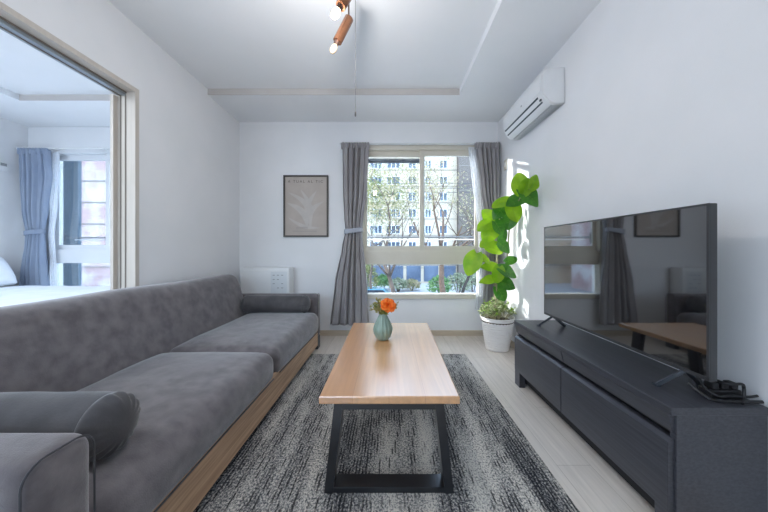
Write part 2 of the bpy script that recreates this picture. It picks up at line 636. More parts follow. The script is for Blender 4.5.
WX0, WX1, WZ0, WZ1 = -0.335, 1.055, 0.445, 2.13     # living-room window opening
BX0, BX1 = -4.00, -2.60                             # bedroom window opening
OY1, OZ1 = 1.845, 2.003                             # wide sliding-door opening in the partition
wall_with_hole('wall_back', 'y', YB, BYB + 0.04, LX0, XR + 0.12, 0, HR + .1, WX0, WX1, WZ0, WZ1, M['wall'])
wall_with_hole('wall_bedroom_back', 'y', BYB, BYB + 0.16, BXL - 0.15, LX0, 0, HR + .1, BX0, BX1, WZ0, WZ1, M['wall'])
wall_with_hole('wall_left', 'x', LX0, XL, YN, YB + .01, 0, HR + .1, -0.7, OY1, -0.001, OZ1, M['wall'])
struct(MB().box(XR, XR + 0.12, YN - .12, YB + .01, 0, HR + .1).build('wall_right', M['wall'], keep_origin=True))
struct(MB().box(BXL - 0.15, BXL, YN - .12, BYB + 0.16, 0, HR + .1).build('wall_bedroom_left', M['wall'], keep_origin=True))
wall_with_hole('wall_near', 'y', YN - 0.12, YN, LX0, XR + 0.12, 0, HR + .1, -1.4, -.4, 0.9, 2.05, M['wall'])  # opening added behind the camera to let sky light in
wall_with_hole('wall_bedroom_near', 'y', YN - 0.12, YN, BXL - 0.15, LX0, 0, HR + .1, -3.9, -2.1, 0.4, 2.2, M['wall'])  # unseen opening that lets sky light into the bedroom

# skirting
struct(MB().box(XL, XR, YB - 0.009, YB, 0, 0.06, bevel=0.002).build('baseboard_back', M['skirting'], keep_origin=True))
struct(MB().box(XR - 0.009, XR, 2.04, YB - 0.009, 0, 0.06, bevel=0.002).build('baseboard_right', M['skirting'], keep_origin=True))
struct(MB().box(XL, XL + 0.009, OY1 + 0.05, YB - 0.009, 0, 0.06, bevel=0.002).build('baseboard_left', M['skirting'], keep_origin=True))

# ------------------------------------------------------------------ sliding-door opening
dt = bpy.data.objects.new('door_1', None)
COL.objects.link(dt)
struct(dt)
dt.location = (XL - WT / 2, OY1, 0)
b = MB()
b.box(LX0 - .008, XL + .010, OY1 - 0.002, OY1 + 0.028, 0, OZ1 + .028, bevel=0.002)
b.box(LX0 - .008, LX0 + 0.012, OY1 - 0.03, OY1, 0, OZ1 - .03, bevel=0.001)
b.build('jamb', M['casing'], dt)
b = MB()
b.box(LX0 - .008, XL + .010, -0.72, OY1 - .002, OZ1 - 0.002, OZ1 + .028, bevel=0.002)
b.build('head_casing', M['casing'], dt)
b = MB()
b.box(LX0 + .012, XL - .052, -0.7, OY1 - 0.002, OZ1 - .026, OZ1 - .002)
b.build('head_track', M['alu'], dt)
b = MB()
b.box(XL - .054, XL - .046, -0.7, OY1 - 0.004, OZ1 - .010, OZ1 - .002)
b.box(XL - .090, XL - .082, -0.7, OY1 - 0.004, OZ1 - .029, OZ1 - .025)
b.box(XL - .056, XL - .050, OY1 - 0.006, OY1, 0, OZ1 - .026)
b.box(XL - .088, XL - .082, OY1 - 0.006, OY1, 0, OZ1 - .026)
b.build('track_groove', M['groove'], dt)


# ------------------------------------------------------------------ windows
def sliding_window(name, x0, x1, z0, z1, y0, fm, mull, tz0, tz1, rail_label, blind=True):
    """y0: inner face of the wall. outer frame + transom, two sliding sashes above, fixed light below"""
    w = bpy.data.objects.new(name, None)
    COL.objects.link(w)
    struct(w)
    w.location = ((x0 + x1) / 2, y0 + .05, z0)
    yf = y0 - 0.012
    b = MB()
    t = 0.045
    b.box(x0 - .02, x1 + .02, yf, y0 + .09, z1 - t, z1 + .02, bevel=0.003)
    b.box(x0 - .02, x0 + t, yf, y0 + .09, z0, z1 - t, bevel=0.003)
    b.box(x1 - t, x1 + .02, yf, y0 + .09, z0, z1 - t, bevel=0.003)
    b.box(x0 - .02, x1 + .02, yf - .01, y0 + .09, z0 - .03, z0 + .022, bevel=0.003)
    b.build('window_frame', fm, w)
    b = MB()
    b.box(x0 + t, x1 - t, y0 + .004, y0 + .09, tz0, tz1 - .055, bevel=0.003)
    b.build('transom', fm, w)
    # fixed lower light
    g = MB()
    g.box(x0 + t, x1 - t, y0 + .055, y0 + .059, z0 + .022, tz0)
    g.build('pane', M['glass'], w)
    s = 0.045
    for k, (a0, a1, yy) in enumerate(((x0 + t - .004, mull + .03, y0 + .045), (mull - .03, x1 - t + .004, y0 + .015))):
        b = MB()
        zt = z1 - t + .004
        zb = tz1 - .06
        b.box(a0, a1, yy, yy + .026, zt - s - .02, zt, bevel=0.002)
        b.box(a0, a1, yy, yy + .026, zb, tz1, bevel=0.002)
        b.box(a0, a0 + s, yy, yy + .026, tz1, zt - s - .02, bevel=0.002)
        b.box(a1 - s, a1, yy, yy + .026, tz1, zt - s - .02, bevel=0.002)
        sash = b.build('sash', fm, w)
        g = MB()
        g.box(a0 + s, a1 - s, yy + .011, yy + .015, tz1, zt - s - .02)
        g.build('pane', M['glass'], sash)
        if k == 0:
            q = MB()
            q.box(a1 - s - .006, a1 - s + .004, yy - .004, yy + .003, 1.155, 1.245, bevel=0.002)
            q.build('latch', M['blackplastic'], sash)
    if blind:
        r = MB()
        r.tube([(x0 + t + .02, y0 + .105, z1 - .125), (mull - .01, y0 + .105, z1 - .125)], 0.02, 12)
        r.box(x0 + t + .02, mull - .01, y0 + .100, y0 + .105, z1 - .162, z1 - .125)
        r.build('roller_screen', M['railsteel'], w)
    return w


sliding_window('window_1', WX0, WX1, WZ0, WZ1, YB, M['ivory'], 0.376, 0.798, 1.006, '')
sliding_window('window_2', BX0, BX1, WZ0, WZ1, BYB, M['whiteframe'], -3.30, 0.808, 1.02, '', blind=False)


def guard_rail(x0, x1, y, z, label):
    t = thing('window_guard_rail', ((x0 + x1) / 2, y, z - .3), label, 'guard rail')
    MB().tube([(x0, y, z), (x1, y, z)], 0.011, 10).build('upper_bar', M['railsteel'], t, smooth=True)
    MB().box(x0, x1, y - .008, y + .008, z - .035, z - .02).build('lower_bar', M['railwhite'], t)
    for x in (x0 + .01, x1 - .01):
        b = MB()
        b.box(x - .008, x + .008, y - .125, y + .006, z - .015, z + .008)
        b.box(x - .008, x + .008, y - .125, y - .118, z - .08, z + .05)
        b.build('bracket', M['railsteel'], t)
    return t


guard_rail(WX0 + .005, WX1 - .005, BYB + .17, 1.118, 'slim steel guard rail outside the living room window')
guard_rail(BX0 + .005, BX1 - .005, BYB + .29, 1.118, 'slim dark guard rail outside the bedroom window')
tag(MB().box(-4.27, -4.02, 3.62, 3.66, GZ + 4.45, 2.6).build('balcony_partition', M['bluepanel']),
    'tall blue-grey screen standing outside the bedroom window', 'screen')

# ================================================================== CURTAINS
def interp(tab, z):
    tab = sorted(tab)
    if z <= tab[0][0]:
        return tab[0][1], tab[0][2]
    for (za, la, ra), (zb, lb, rb) in zip(tab, tab[1:]):
        if z <= zb:
            t = (z - za) / (zb - za)
            t = t * t * (3 - 2 * t) * 0.5 + t * 0.5
            return la + (lb - la) * t, ra + (rb - ra) * t
    return tab[-1][1], tab[-1][2]


def drape(tab, y, n, amp, z0, z1, tie=None, seed=0, nu=110, nv=70, th=0.0):
    def fn(u, v):
        z = z0 + (z1 - z0) * v
        l, r = interp(tab, z)
        w = r - l
        a = amp(z)
        ph = 2 * PI * n * u + 0.9 * math.sin(3.1 * u + seed) + 0.5 * math.sin(z * 1.7 + 5 * u + seed)
        yy = y + a * math.sin(ph) + 0.3 * a * math.sin(2.3 * ph + seed)
        xx = l + w * u + 0.18 * w / n * math.cos(ph)
        return Vector((xx, yy, z))
    return MB().grid(fn, nu, nv)


def curtain(name, tab, y, n, z0, z1, tie_z, label, m, band, group):
    l, r = interp(tab, z0)
    t = thing(name, ((l + r) / 2, y, z0), label, 'curtain', group)
    def amp(z):
        base = 0.030 if z > tie_z else 0.036
        k = min(1.0, abs(z - tie_z) / 0.25)
        return base * (0.55 + 0.45 * k)
    o = drape(tab, y, n, amp, z0, z1, seed=len(label) % 7).build('fabric', m, t, smooth=True, angle=180)
    md = o.modifiers.new('thickness', 'SOLIDIFY')
    md.thickness = 0.003
    # gathered heading
    l, r = interp(tab, z1)
    def head(u, v):
        ph = 2 * PI * (n * 2) * u
        return Vector((l - .004 + (r - l + .008) * u, y - .002 + 0.02 * math.sin(ph) , z1 - .055 + .065 * v))
    o = MB().grid(head, 150, 4).build('heading_tape', m, t, smooth=True, angle=180)
    md = o.modifiers.new('thickness', 'SOLIDIFY')
    md.thickness = 0.006
    # tieback band: a flattened loop around the gathered cloth
    l, r = interp(tab, tie_z)
    cx, rx, ry = (l + r) / 2, (r - l) / 2 + .012, 0.045
    def loop(u, v):
        a = 2 * PI * u
        return Vector((cx + rx * math.cos(a), y + ry * math.sin(a), tie_z - .025 + .05 * v + .012 * math.cos(a)))
    o = MB().grid(loop, 40, 4).build('tieback', band, t, smooth=True, angle=180)
    md = o.modifiers.new('thickness', 'SOLIDIFY')
    md.thickness = 0.006
    return t


YC = 3.045
curtain('window_curtain', [(0.15, -.655, -.235), (0.6, -.60, -.25), (1.0, -.515, -.285), (1.17, -.478, -.300), (1.3, -.492, -.285), (1.6, -.508, -.245), (2.12, -.515, -.222)],
        YC, 5, 0.15, 2.115, 1.17, 'grey curtain tied back left of the living room window, flaring at its hem', M['curtain'], M['curtain_band'], 'grey pleated curtains')
curtain('window_curtain', [(0.15, 1.01, 1.19), (0.6, 1.03, 1.19), (1.0, 1.055, 1.19), (1.17, 1.07, 1.185), (1.35, 1.045, 1.19), (1.6, 1.0, 1.19), (2.12, .935, 1.19)],
        YC, 5, 0.15, 2.115, 1.17, 'grey curtain hanging behind the tall leafy plant in the room corner', M['curtain'], M['curtain_band'], 'grey pleated curtains')
curtain('bedroom_curtain', [(0.3, -4.17, -3.83), (0.7, -4.14, -3.88), (1.0, -4.10, -3.895), (1.16, -4.10, -3.90), (1.4, -4.14, -3.87), (1.8, -4.17, -3.83), (2.10, -4.18, -3.85)],
        3.16, 5, 0.12, 2.095, 1.16, 'blue-grey curtain tied back beside the bedroom window', M['curtain_blue'], M['curtain_blue'], None)


def sheer(tab, y, z0, z1, n, label):
    o = drape(tab, y, n, lambda z: 0.012, z0, z1, seed=2, nu=60, nv=40).build('sheer_curtain', M['sheer'], smooth=True, angle=180)
    return tag(o, label, 'sheer curtain')


sheer([(0.3, .955, 1.05), (1.0, .99, 1.08), (1.17, .985, 1.09), (1.4, .955, 1.06), (1.8, .91, 1.02), (2.1, .875, .98)], 3.10, 0.3, 2.10, 4,
      'white sheer curtain gathered beside the grey curtain behind the tall plant')
sheer([(0.3, -.36, -.26), (1.0, -.38, -.29), (1.17, -.38, -.30), (1.4, -.37, -.28), (2.1, -.36, -.255)], 3.10, 0.3, 2.10, 4,
      'white sheer curtain behind the flared grey curtain left of the living room window')
sheer([(0.3, -3.87, -3.80), (1.16, -3.92, -3.85), (1.5, -3.88, -3.81), (2.08, -3.87, -3.79)], 3.225, 0.3, 2.085, 3,
      'white sheer curtain beside the blue-grey bedroom curtain')

rl = thing('curtain_rail', (0.33, 3.07, 2.12), 'slim white curtain rail above the living room window', 'curtain rail')
b = MB()
b.box(-.54, 1.215, 3.062, 3.082, 2.128, 2.142, bevel=0.003)
b.box(-.54, 1.215, 3.105, 3.12, 2.128, 2.142, bevel=0.003)
b.build('track', M['whiteplastic'], rl)
for x in (-.5, .35, 1.18):
    MB().box(x - .01, x + .01, 3.06, YB, 2.142, 2.15).build('bracket', M['whiteplastic'], rl)
rl = thing('curtain_rail', (-3.4, 3.2, 2.1), 'slim white curtain rail above the bedroom window', 'curtain rail')
MB().box(-4.2, -2.5, 3.15, 3.17, 2.103, 2.117, bevel=0.003).build('track', M['whiteplastic'], rl)
for x in (-4.1, -3.3, -2.6):
    MB().box(x - .01, x + .01, 3.15, BYB, 2.117, 2.125).build('bracket', M['whiteplastic'], rl)

# ================================================================== SOFA
SF = thing('sofa', (-1.15, 1.66, 0), 'long grey suede sofa with wooden base rail along the left wall', 'sofa')
SX0, SX1 = -1.60, -0.685
SY0, SY1 = 0.52, 2.80


def rrect(y0, y1, z0, z1, r, n=6):
    out = []
    for cy, cz, a0 in ((y1 - r, z1 - r, 0), (y0 + r, z1 - r, PI / 2)):
        for i in range(n + 1):
            a = a0 + PI / 2 * i / n
            out.append((cy + r * math.cos(a), cz + r * math.sin(a)))
    return out


for (a0, a1, zb, zt) in ((SY0 - .012, SY0 + .125, .03, .558), (SY1 - .10, SY1, .10, .535)):
    def aw(q, a0=a0, a1=a1):
        return q
    xe = SX1 + (.018 if zt > .54 else 0)
    arm = MB().soft(SX0, xe, a0, a1, zb, zt, 0.040, aw, n=8, k=6).build('armrest', M['suede'], SF, smooth=True, angle=60)
    pr = rrect(a0 + .004, a1 - .004, zb, zt - .003, 0.040)
    pts = [(xe - .006, a1 - .003, zb + .03)] + [(xe - .008, y, z) for y, z in pr] + [(xe - .006, a0 + .003, zb + .03)]
    MB().tube(pts, 0.0022, 6).build('piping', M['suede_dark'], arm, smooth=True)

# base, rail, legs
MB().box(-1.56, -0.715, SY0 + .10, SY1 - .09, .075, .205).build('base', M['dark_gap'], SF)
MB().box(-0.712, -0.684, SY0 + .115, SY1 - .11, .045, .222, bevel=0.003).build('base_rail', M['sofawood'], SF)
for x in (-1.56, -0.715):
    for (y, top) in ((SY0 + .06, .05), (SY1 - .05, .12)):
        MB().box(x - .022, x + .028, y - .045, y + .045, 0.0, top, bevel=0.003).build('leg', M['suede_dark'], SF)


def seat_warp(y0, y1, droop):
    def f(q):
        u = (q.x + 1.36) / 0.70
        v = (q.y - y0) / (y1 - y0)
        top = max(0.0, min(1.0, (q.z - .20) / .14))
        crown = 0.027 * (1 - (2 * u - 1) ** 4) * (1 - (2 * v - 1) ** 6) * top
        wob = 0.006 * noise.noise(Vector((q.x * 5, q.y * 5, 3.0))) * top
        q = Vector((q.x, q.y, q.z + crown + wob))
        if u > 0.85:
            q.x += 0.012 * (1 - (2 * v - 1) ** 4) * math.sin(PI * max(0, min(1, (q.z - .17) / .2)))
            if q.z < .27:
                q.z -= droop * (v if droop > 0.02 else 1) * (0.27 - q.z) / 0.1
        return q
    return f


mid = 1.668
for (y0, y1, droop) in ((SY0 + .125, mid - .001, 0.0), (mid + .001, SY1 - .10, 0.04)):
    c = MB().soft(-1.36, -0.672, y0, y1, .190, .360, 0.058, seat_warp(y0, y1, droop), n=16, k=6).build('seat_cushion', M['suede'], SF, smooth=True, angle=180)
    # edge piping along the front and the side borders
    MB().tube([(-.672 + .004, y0 + .045 + (y1 - y0 - .09) * i / 12, .214 - (droop * (i / 12) * .5)) for i in range(13)], 0.0035, 6).build('piping', M['suede_dark'], c, smooth=True)


def back_warp(q):
    t = (q.z - .2) / .53
    v = (q.y - SY0) / (SY1 - SY0)
    q = Vector((q.x - 0.145 * t, q.y, q.z))
    q.x += 0.020 * math.sin(PI * max(0, min(1, t))) * (1 - (2 * v - 1) ** 6)
    q.z += 0.008 * noise.noise(Vector((0, q.y * 2.4, 1.7))) * max(0, t)
    return q


MB().soft(-1.47, -1.305, SY0 + .12, SY1 - .10, .20, .735, 0.066, back_warp, n=18, k=7).build('backrest', M['suede'], SF, smooth=True, angle=180)


def bolster(xa, xb, y, z, r, label):
    t = thing('bolster_cushion', ((xa + xb) / 2, y, z - r), label, 'cushion', 'cylindrical bolsters on the sofa')
    e = 0.062
    prof = []
    for i in range(9):
        x = xa + e + (xb - xa - 2 * e) * i / 8
        prof.append((r * (1 + 0.012 * math.sin(i * 2.1)), x))
    body = MB().lathe(prof, 48, (0, y, z), 'x', lambda a, h: 1 + 0.012 * math.sin(3 * a + h * 9))
    body.build('cover', M['bolster'], t, smooth=True, angle=70)
    for s, xe in ((-1, xa + e), (1, xb - e)):
        pr = []
        for i in range(11):
            a = PI / 2 * i / 10
            pr.append((max(0.002, r * math.cos(a) ** 0.8), xe + s * e * math.sin(a)))
        def gather(a, h, xe=xe):
            d = abs(h - xe) / e
            return 1 + 0.085 * math.sin(PI * min(1, d * 1.05)) * math.sin(17 * a + 1.5 * math.sin(2 * a)) * (0.55 + .45 * math.sin(a * 1.5 + 1))
        MB().lathe(pr, 96, (0, y, z), 'x', gather).build('gathered_end', M['bolster'], t, smooth=True, angle=180)
    return t


bolster(-1.345, -0.750, 0.80, 0.462, 0.084, 'grey bolster lying on the seat against the nearer sofa arm')
bolster(-1.365, -0.732, 2.598, 0.462, 0.080, 'grey bolster lying on the seat against the sofa arm by the wall heater')

# ================================================================== RUG
rg = MB()
rg.soft(-0.728, 0.695, 0.66, 2.56, 0.0005, 0.0115, 0.005, None, n=6, k=3)
tag(rg.build('area_rug', M['rug'], smooth=True), 'streaky black, grey and cream woven rug under the wooden coffee table', 'rug')
RZ = 0.0115

# ================================================================== COFFEE TABLE
CT = thing('coffee_table', (0.0, 1.62, RZ), 'low coffee table with pale wooden top and black trapezoid steel legs', 'table')
TZ = 0.40
near = [(-.268, 1.072), (.271, 1.072)]
far = [(.297, 2.160), (-.274, 2.160)]
top = MB()
pr = [near[0], near[1], far[0], far[1]]
top.prism(pr, TZ - .030, TZ, 'z', bevel=0.004)
top.build('table_top', M['tablewood'], CT)
for yy in (1.125, 2.095):
    b = MB()
    z0 = RZ
    # open trapezoid frame of flat bar: foot, two splayed uprights, head
    b.box(-.232, .232, yy - .034, yy + .034, z0 + .002, z0 + .024, bevel=0.002)
    b.box(-.200, .200, yy - .034, yy + .034, TZ - .062, TZ - .0305, bevel=0.002)
    for s in (-1, 1):
        b.bar((s * .236, yy, z0 + .001), (s * .196, yy, TZ - .0305), 0.034, 0.070)
    b.build('leg_frame', M['blacksteel'], CT)
    MB().box(-.15, .15, yy - .05, yy + .05, TZ - .036, TZ - .0302).build('mounting_plate', M['blacksteel'], CT)

# ------------------------------------------------------------------ vase and flowers
VX, VY = -.038, 1.755
V = thing('flower_vase', (VX, VY, TZ), 'small ribbed sage-green vase on the coffee table', 'vase')
vp = [(.028, 0), (.034, .003), (.046, .020), (.056, .042), (.060, .062), (.057, .082), (.047, .108), (.034, .134), (.026, .152), (.024, .164), (.020, .164), (.019, .150), (.02, .12)]
MB().lathe(vp, 112, (VX, VY, TZ + .0005), 'z', lambda a, h: 1 + 0.035 * math.sin(14 * a) * min(1, max(0, (h) / .02)) * (1 if h < .16 else .3)).build('vase_body', M['vase'], V, smooth=True, angle=80)

mouth = Vector((VX, VY, TZ + .15))
rose = thing('rose', (VX + .02, VY, TZ + .15), 'orange rose in the sage-green vase', 'flower')
rc = Vector((VX + .034, VY - .03, TZ + .222))
RA = Vector((.22, -.72, .66)).normalized()
RS = RA.cross(Vector((0, 0, 1))).normalized()
RT = RS.cross(RA)
MB().tube([mouth + Vector((0, 0, -.08)), mouth, mouth.lerp(rc, .6) + Vector((0, .005, 0)), rc], 0.0025, 6).build('stem', M['sprig'], rose, smooth=True)
for ring_i, (cnt, rad, tilt, sz) in enumerate(((8, .028, 1.2, .036), (7, .021, .95, .032), (6, .014, .6, .027), (5, .008, .3, .021), (3, .003, .1, .016))):
    for k in range(cnt):
        a = 2 * PI * k / cnt + ring_i * .6
        d = RS * math.cos(a) + RT * math.sin(a)
        s = RT * math.cos(a) - RS * math.sin(a)
        upv = (RA * math.cos(tilt) + d * math.sin(tilt)).normalized()
        nrm = s.cross(upv)
        def pf(u, v, d=d, s=s, upv=upv, nrm=nrm, sz=sz, rad=rad):
            w = math.sin(PI * (0.12 + 0.8 * v)) ** 0.6
            x = (u - .5) * 2
            return rc + d * rad * .5 + upv * (sz * 1.25 * (v - .25)) + s * (x * sz * .72 * w) + nrm * (-(x * x) * sz * .25 - .25 * sz * v * v)
        MB().grid(pf, 6, 6).build('petal', M['petal'], rose, smooth=True, angle=180)

for k, (dx, dy, dz, mk, lab) in enumerate((
        (-.066, -.02, .066, 'sprig', 'olive-green leafy sprig on the left of the orange rose'),
        (-.048, -.04, .045, 'sprigpale', 'yellowish dried sprig low at the left rim of the vase'),
        (-.036, -.01, .092, 'sprigpale', 'pale dried sprig rising highest behind the left of the rose'),
        (.066, .02, .050, 'sprig', 'dark olive sprig reaching out to the right of the rose'),
        (.080, -.01, .070, 'sprigpale', 'thin pale sprig furthest out to the right of the rose'),
        (.015, -.05, .028, 'sprig', 'green sprig hanging over the front rim of the vase'))):
    t = thing('foliage_sprig', mouth, lab, 'sprig', 'sprigs around the rose')
    e = mouth + Vector((dx, dy, dz))
    p1 = mouth + Vector((dx * .25, dy * .25, dz * .6))
    MB().tube([mouth + Vector((dx * -.1, dy * -.1, -.06)), mouth, p1, e], [.0016, .0015, .0013, .0008], 5).build('stem', M['sprig'], t, smooth=True)
    lf = MB()
    rnd = random.Random(k + 3)
    for i in range(46):
        f = rnd.uniform(.3, 1.05)
        c = mouth.lerp(p1, f * 2) if f < .5 else p1.lerp(e, (f - .5) * 2)
        d = Vector((rnd.uniform(-1, 1), rnd.uniform(-1, 1), rnd.uniform(-.3, 1))).normalized()
        s = d.cross(Vector((rnd.uniform(-1, 1), rnd.uniform(-1, 1), rnd.uniform(-1, 1)))).normalized()
        L, W = rnd.uniform(.018, .034), rnd.uniform(.005, .009)
        c = c + d * .004
        vs = [lf.bm.verts.new(c), lf.bm.verts.new(c + d * L * .5 + s * W), lf.bm.verts.new(c + d * L), lf.bm.verts.new(c + d * L * .5 - s * W)]
        lf.bm.faces.new(vs)
    lf.build('leaves', M[mk], t)

# ================================================================== POSTER
P0, P1, PZ0, PZ1 = -1.180, -.679, 1.107, 1.797
PT = thing('framed_poster', ((P0 + P1) / 2, YB - .01, PZ0), 'taupe abstract poster in thin dark frame on the window wall', 'poster')
b = MB()
w = .017
b.box(P0, P1, YB - .024, YB - .001, PZ1 - w, PZ1, bevel=0.0015)
b.box(P0, P1, YB - .024, YB - .001, PZ0, PZ0 + w, bevel=0.0015)
b.box(P0, P0 + w, YB - .024, YB - .001, PZ0 + w, PZ1 - w, bevel=0.0015)
b.box(P1 - w, P1, YB - .024, YB - .001, PZ0 + w, PZ1 - w, bevel=0.0015)
b.build('frame', M['posterframe'], PT)
art = MB().box(P0 + w, P1 - w, YB - .010, YB - .002, PZ0 + w, PZ1 - w).build('print', M['posterpaper'], PT)


def leafshape(mb, p0, p1, wid, bend, y):
    p0, p1 = Vector((p0[0], 0, p0[1])), Vector((p1[0], 0, p1[1]))
    d = p1 - p0
    s = Vector((-d.z, 0, d.x)).normalized()
    L, R = [], []
    for i in range(17):
        t = i / 16
        c = p0 + d * t + s * bend * math.sin(PI * t)
        ww = wid * math.sin(PI * t) ** .8
        L.append(c + s * ww)
        R.append(c - s * ww)
    for i in range(16):
        q = [L[i], L[i + 1], R[i + 1], R[i]]
        vs = []
        for v in q:
            vs.append(mb.bm.verts.new((v.x, y, v.z)))
        mb.bm.faces.new(vs)


b = MB()
cx = (P0 + P1) / 2
for i, (ax, az, bx_, bz, wd, bn) in enumerate(((-.20, .50, .04, .10, .030, .10), (-.21, .38, .02, .09, .035, .07), (-.06, .53, .05, .12, .026, .05), (.12, .52, .05, .11, .030, -.07), (.20, .40, .06, .10, .032, -.08), (-.20, .22, .16, .10, .020, -.04))):
    leafshape(b, (cx + ax, PZ0 + az), (cx + bx_, PZ0 + bz), wd, bn, YB - .0103 - i * .0002)
bmesh.ops.remove_doubles(b.bm, verts=b.bm.verts, dist=1e-6)
b.build('printed_leaves', M['posterleaf'], art)


def letters(txt, size, x, z, y, m, parent, name, spacing=1.0):
    cu = bpy.data.curves.new('txt', 'FONT')
    cu.body = txt
    cu.size = size
    cu.space_character = spacing
    cu.align_x = 'CENTER'
    cu.extrude = 0.0002
    tmp = bpy.data.objects.new('txt', cu)
    COL.objects.link(tmp)
    dg = bpy.context.evaluated_depsgraph_get()
    me = bpy.data.meshes.new_from_object(tmp.evaluated_get(dg))
    bpy.data.objects.remove(tmp)
    for v in me.vertices:
        v.co = Vector((x + v.co.x, y - v.co.z, z + v.co.y)) - wloc(parent)
    me.materials.clear()
    me.materials.append(m)
    o = bpy.data.objects.new(name, me)
    COL.objects.link(o)
    o.parent = parent
    return o


letters('A TUAL AL TIC', 0.042, cx - .006, PZ1 - .083, YB - .0106, M['postertext'], art, 'lettering', 1.45)
b = MB()
for (a, c, z) in ((-.11, .02, .105), (-.11, .02, .088), (-.15, .12, .062)):
    b.box(cx + a, cx + c, YB - .0116, YB - .0099, PZ0 + z, PZ0 + z + .006)
b.build('fine_print', M['posterfine'], art)

# ================================================================== PANEL HEATER
HT = thing('panel_heater', (-1.33, YB - .09, 0), 'white panel heater against the window wall behind the sofa', 'heater')
hx0, hx1, hz = -1.585, -1.06, .775
MB().box(hx0, hx1, 2.98, YB - .02, .09, hz, bevel=0.012, seg=3).build('housing', M['whiteplastic'], HT, smooth=True)
MB().box(hx0 + .012, hx1 - .012, 2.975, 2.982, .12, hz - .03, bevel=0.003).build('front_panel', M['whiteplastic'], HT)
cpn = MB().box(-1.255, -1.085, 2.972, 2.976, .42, hz - .045, bevel=0.001).build('control_panel', mat('control_panel_tint', (218, 223, 227), rough=0.4), HT)
for i in range(4):
    for j in range(3):
        if (i + j) % 4 == 3:
            continue
        x, z = -1.235 + j * .045, hz - .085 - i * .045
        MB().box(x, x + .022, 2.9705, 2.973, z, z + .007, bevel=0.001).build('button', M['greyplastic'], cpn)
for x in (hx0 + .06, hx1 - .06):
    MB().box(x - .03, x + .03, 3.0, 3.1, 0, .092).build('foot', M['greyplastic'], HT)

# ================================================================== TV STAND
TX0, TX1, TY0, TY1, TT = .905, 1.2225, .8985, 2.026, .454
TS = thing('tv_stand', ((TX0 + TX1) / 2, (TY0 + TY1) / 2, 0), 'low charcoal wood television cabinet against the right wall', 'cabinet')
MB().box(TX0, TX1, TY0, TY1, TT - .026, TT, bevel=0.002).build('top', M['char_wood'], TS)
for (y0, y1) in ((TY0 + .004, TY0 + .026), (TY1 - .026, TY1 - .004)):
    MB().box(TX0 + .022, TX1, y0, y1, 0, TT - .026, bevel=0.001).build('side_panel', M['char_wood'], TS)
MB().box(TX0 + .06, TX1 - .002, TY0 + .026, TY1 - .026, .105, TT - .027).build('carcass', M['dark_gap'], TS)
MB().box(TX0 + .05, TX0 + .07, TY0 + .026, TY1 - .026, .03, .105).build('plinth', M['dark_gap'], TS)  # near-black: shade under the raised body put into its colour
MB().box(TX0 + .004, TX0 + .044, TY1 - .075, TY1 - .004, 0, .105, bevel=0.001).build('foot', M['char_wood'], TS)
MB().box(TX0 + .004, TX0 + .044, TY0 + .006, TY0 + .06, 0, .105, bevel=0.001).build('foot', M['char_wood'], TS)
ysp = 1.478
for (y0, y1) in ((TY0 + .012, ysp - .003), (ysp + .003, TY1 - .004)):
    # narrow upper flap, slightly tilted inwards at the bottom
    MB().prism([(TX0 + .003, TT - .028), (TX0 + .030, TT - .028), (TX0 + .050, .368), (TX0 + .016, .368)], y0, y1, 'y', bevel=0.0015).build('upper_drawer', M['char_wood'], TS)
    # lower drawer with a bevelled finger pull along its top edge
    MB().prism([(TX0 + .002, .105), (TX0 + .022, .105), (TX0 + .040, .345), (TX0 + .020, .345), (TX0 + .002, .336)], y0, y1, 'y', bevel=0.0015).build('lower_drawer', M['char_wood'], TS)

# ================================================================== TELEVISION
TVX, TVY0, TVY1, TVZ0, TVZ1 = 1.035, .905, 1.868, .535, 1.113
TV = thing('television', (TVX + .03, (TVY0 + TVY1) / 2, TT), 'large black flat-screen television on the charcoal cabinet', 'television')
MB().box(TVX + .002, TVX + .028, TVY0, TVY1, TVZ0, TVZ1, bevel=0.003).build('casing', M['tvbody'], TV)
MB().box(TVX + .027, TVX + .068, TVY0 + .14, TVY1 - .14, TVZ0 + .02, TVZ0 + .30, bevel=0.012).build('rear_housing', M['blackplastic'], TV)
b = MB()
e = .007
b.box(TVX - .001, TVX + .003, TVY0, TVY1, TVZ1 - e, TVZ1)
b.box(TVX - .001, TVX + .003, TVY0, TVY1, TVZ0, TVZ0 + e * 1.8)
b.box(TVX - .001, TVX + .003, TVY0, TVY0 + e, TVZ0 + e, TVZ1 - e)
b.box(TVX - .001, TVX + .003, TVY1 - e, TVY1, TVZ0 + e, TVZ1 - e)
b.build('bezel', M['tvbody'], TV)
MB().box(TVX, TVX + .0025, TVY0 + e, TVY1 - e, TVZ0 + e * 1.8, TVZ1 - e).build('screen', M['screen'], TV)
for (ya, yt) in ((.99, 1.045), (1.79, 1.865)):
    b = MB()
    b.bar((TVX + .016, ya, TVZ0 + .004), (1.000, yt, TT + .006), 0.020, 0.011, (0, 0, 1))
    b.bar((TVX + .016, ya, TVZ0 + .004), (1.165, yt, TT + .006), 0.020, 0.011, (0, 0, 1))
    b.box(.992, 1.006, yt - .01, yt + .012, TT + .0005, TT + .010)
    b.box(1.158, 1.172, yt - .01, yt + .012, TT + .0005, TT + .010)
    b.build('foot', M['footmetal'], TV)

# ------------------------------------------------------------------ cables on the cabinet
ps = thing('power_strip', (1.14, .955, TT), 'black power strip lying behind the television on the cabinet', 'power strip')
MB().box(1.095, 1.20, .95, .995, TT + .0005, TT + .030, bevel=0.005).build('housing', M['blackplastic'], ps)
for i in range(3):
    MB().box(1.105 + i * .033, 1.128 + i * .033, .955, .985, TT + .030, TT + .052, bevel=0.004).build('plug', M['blackplastic'], ps)


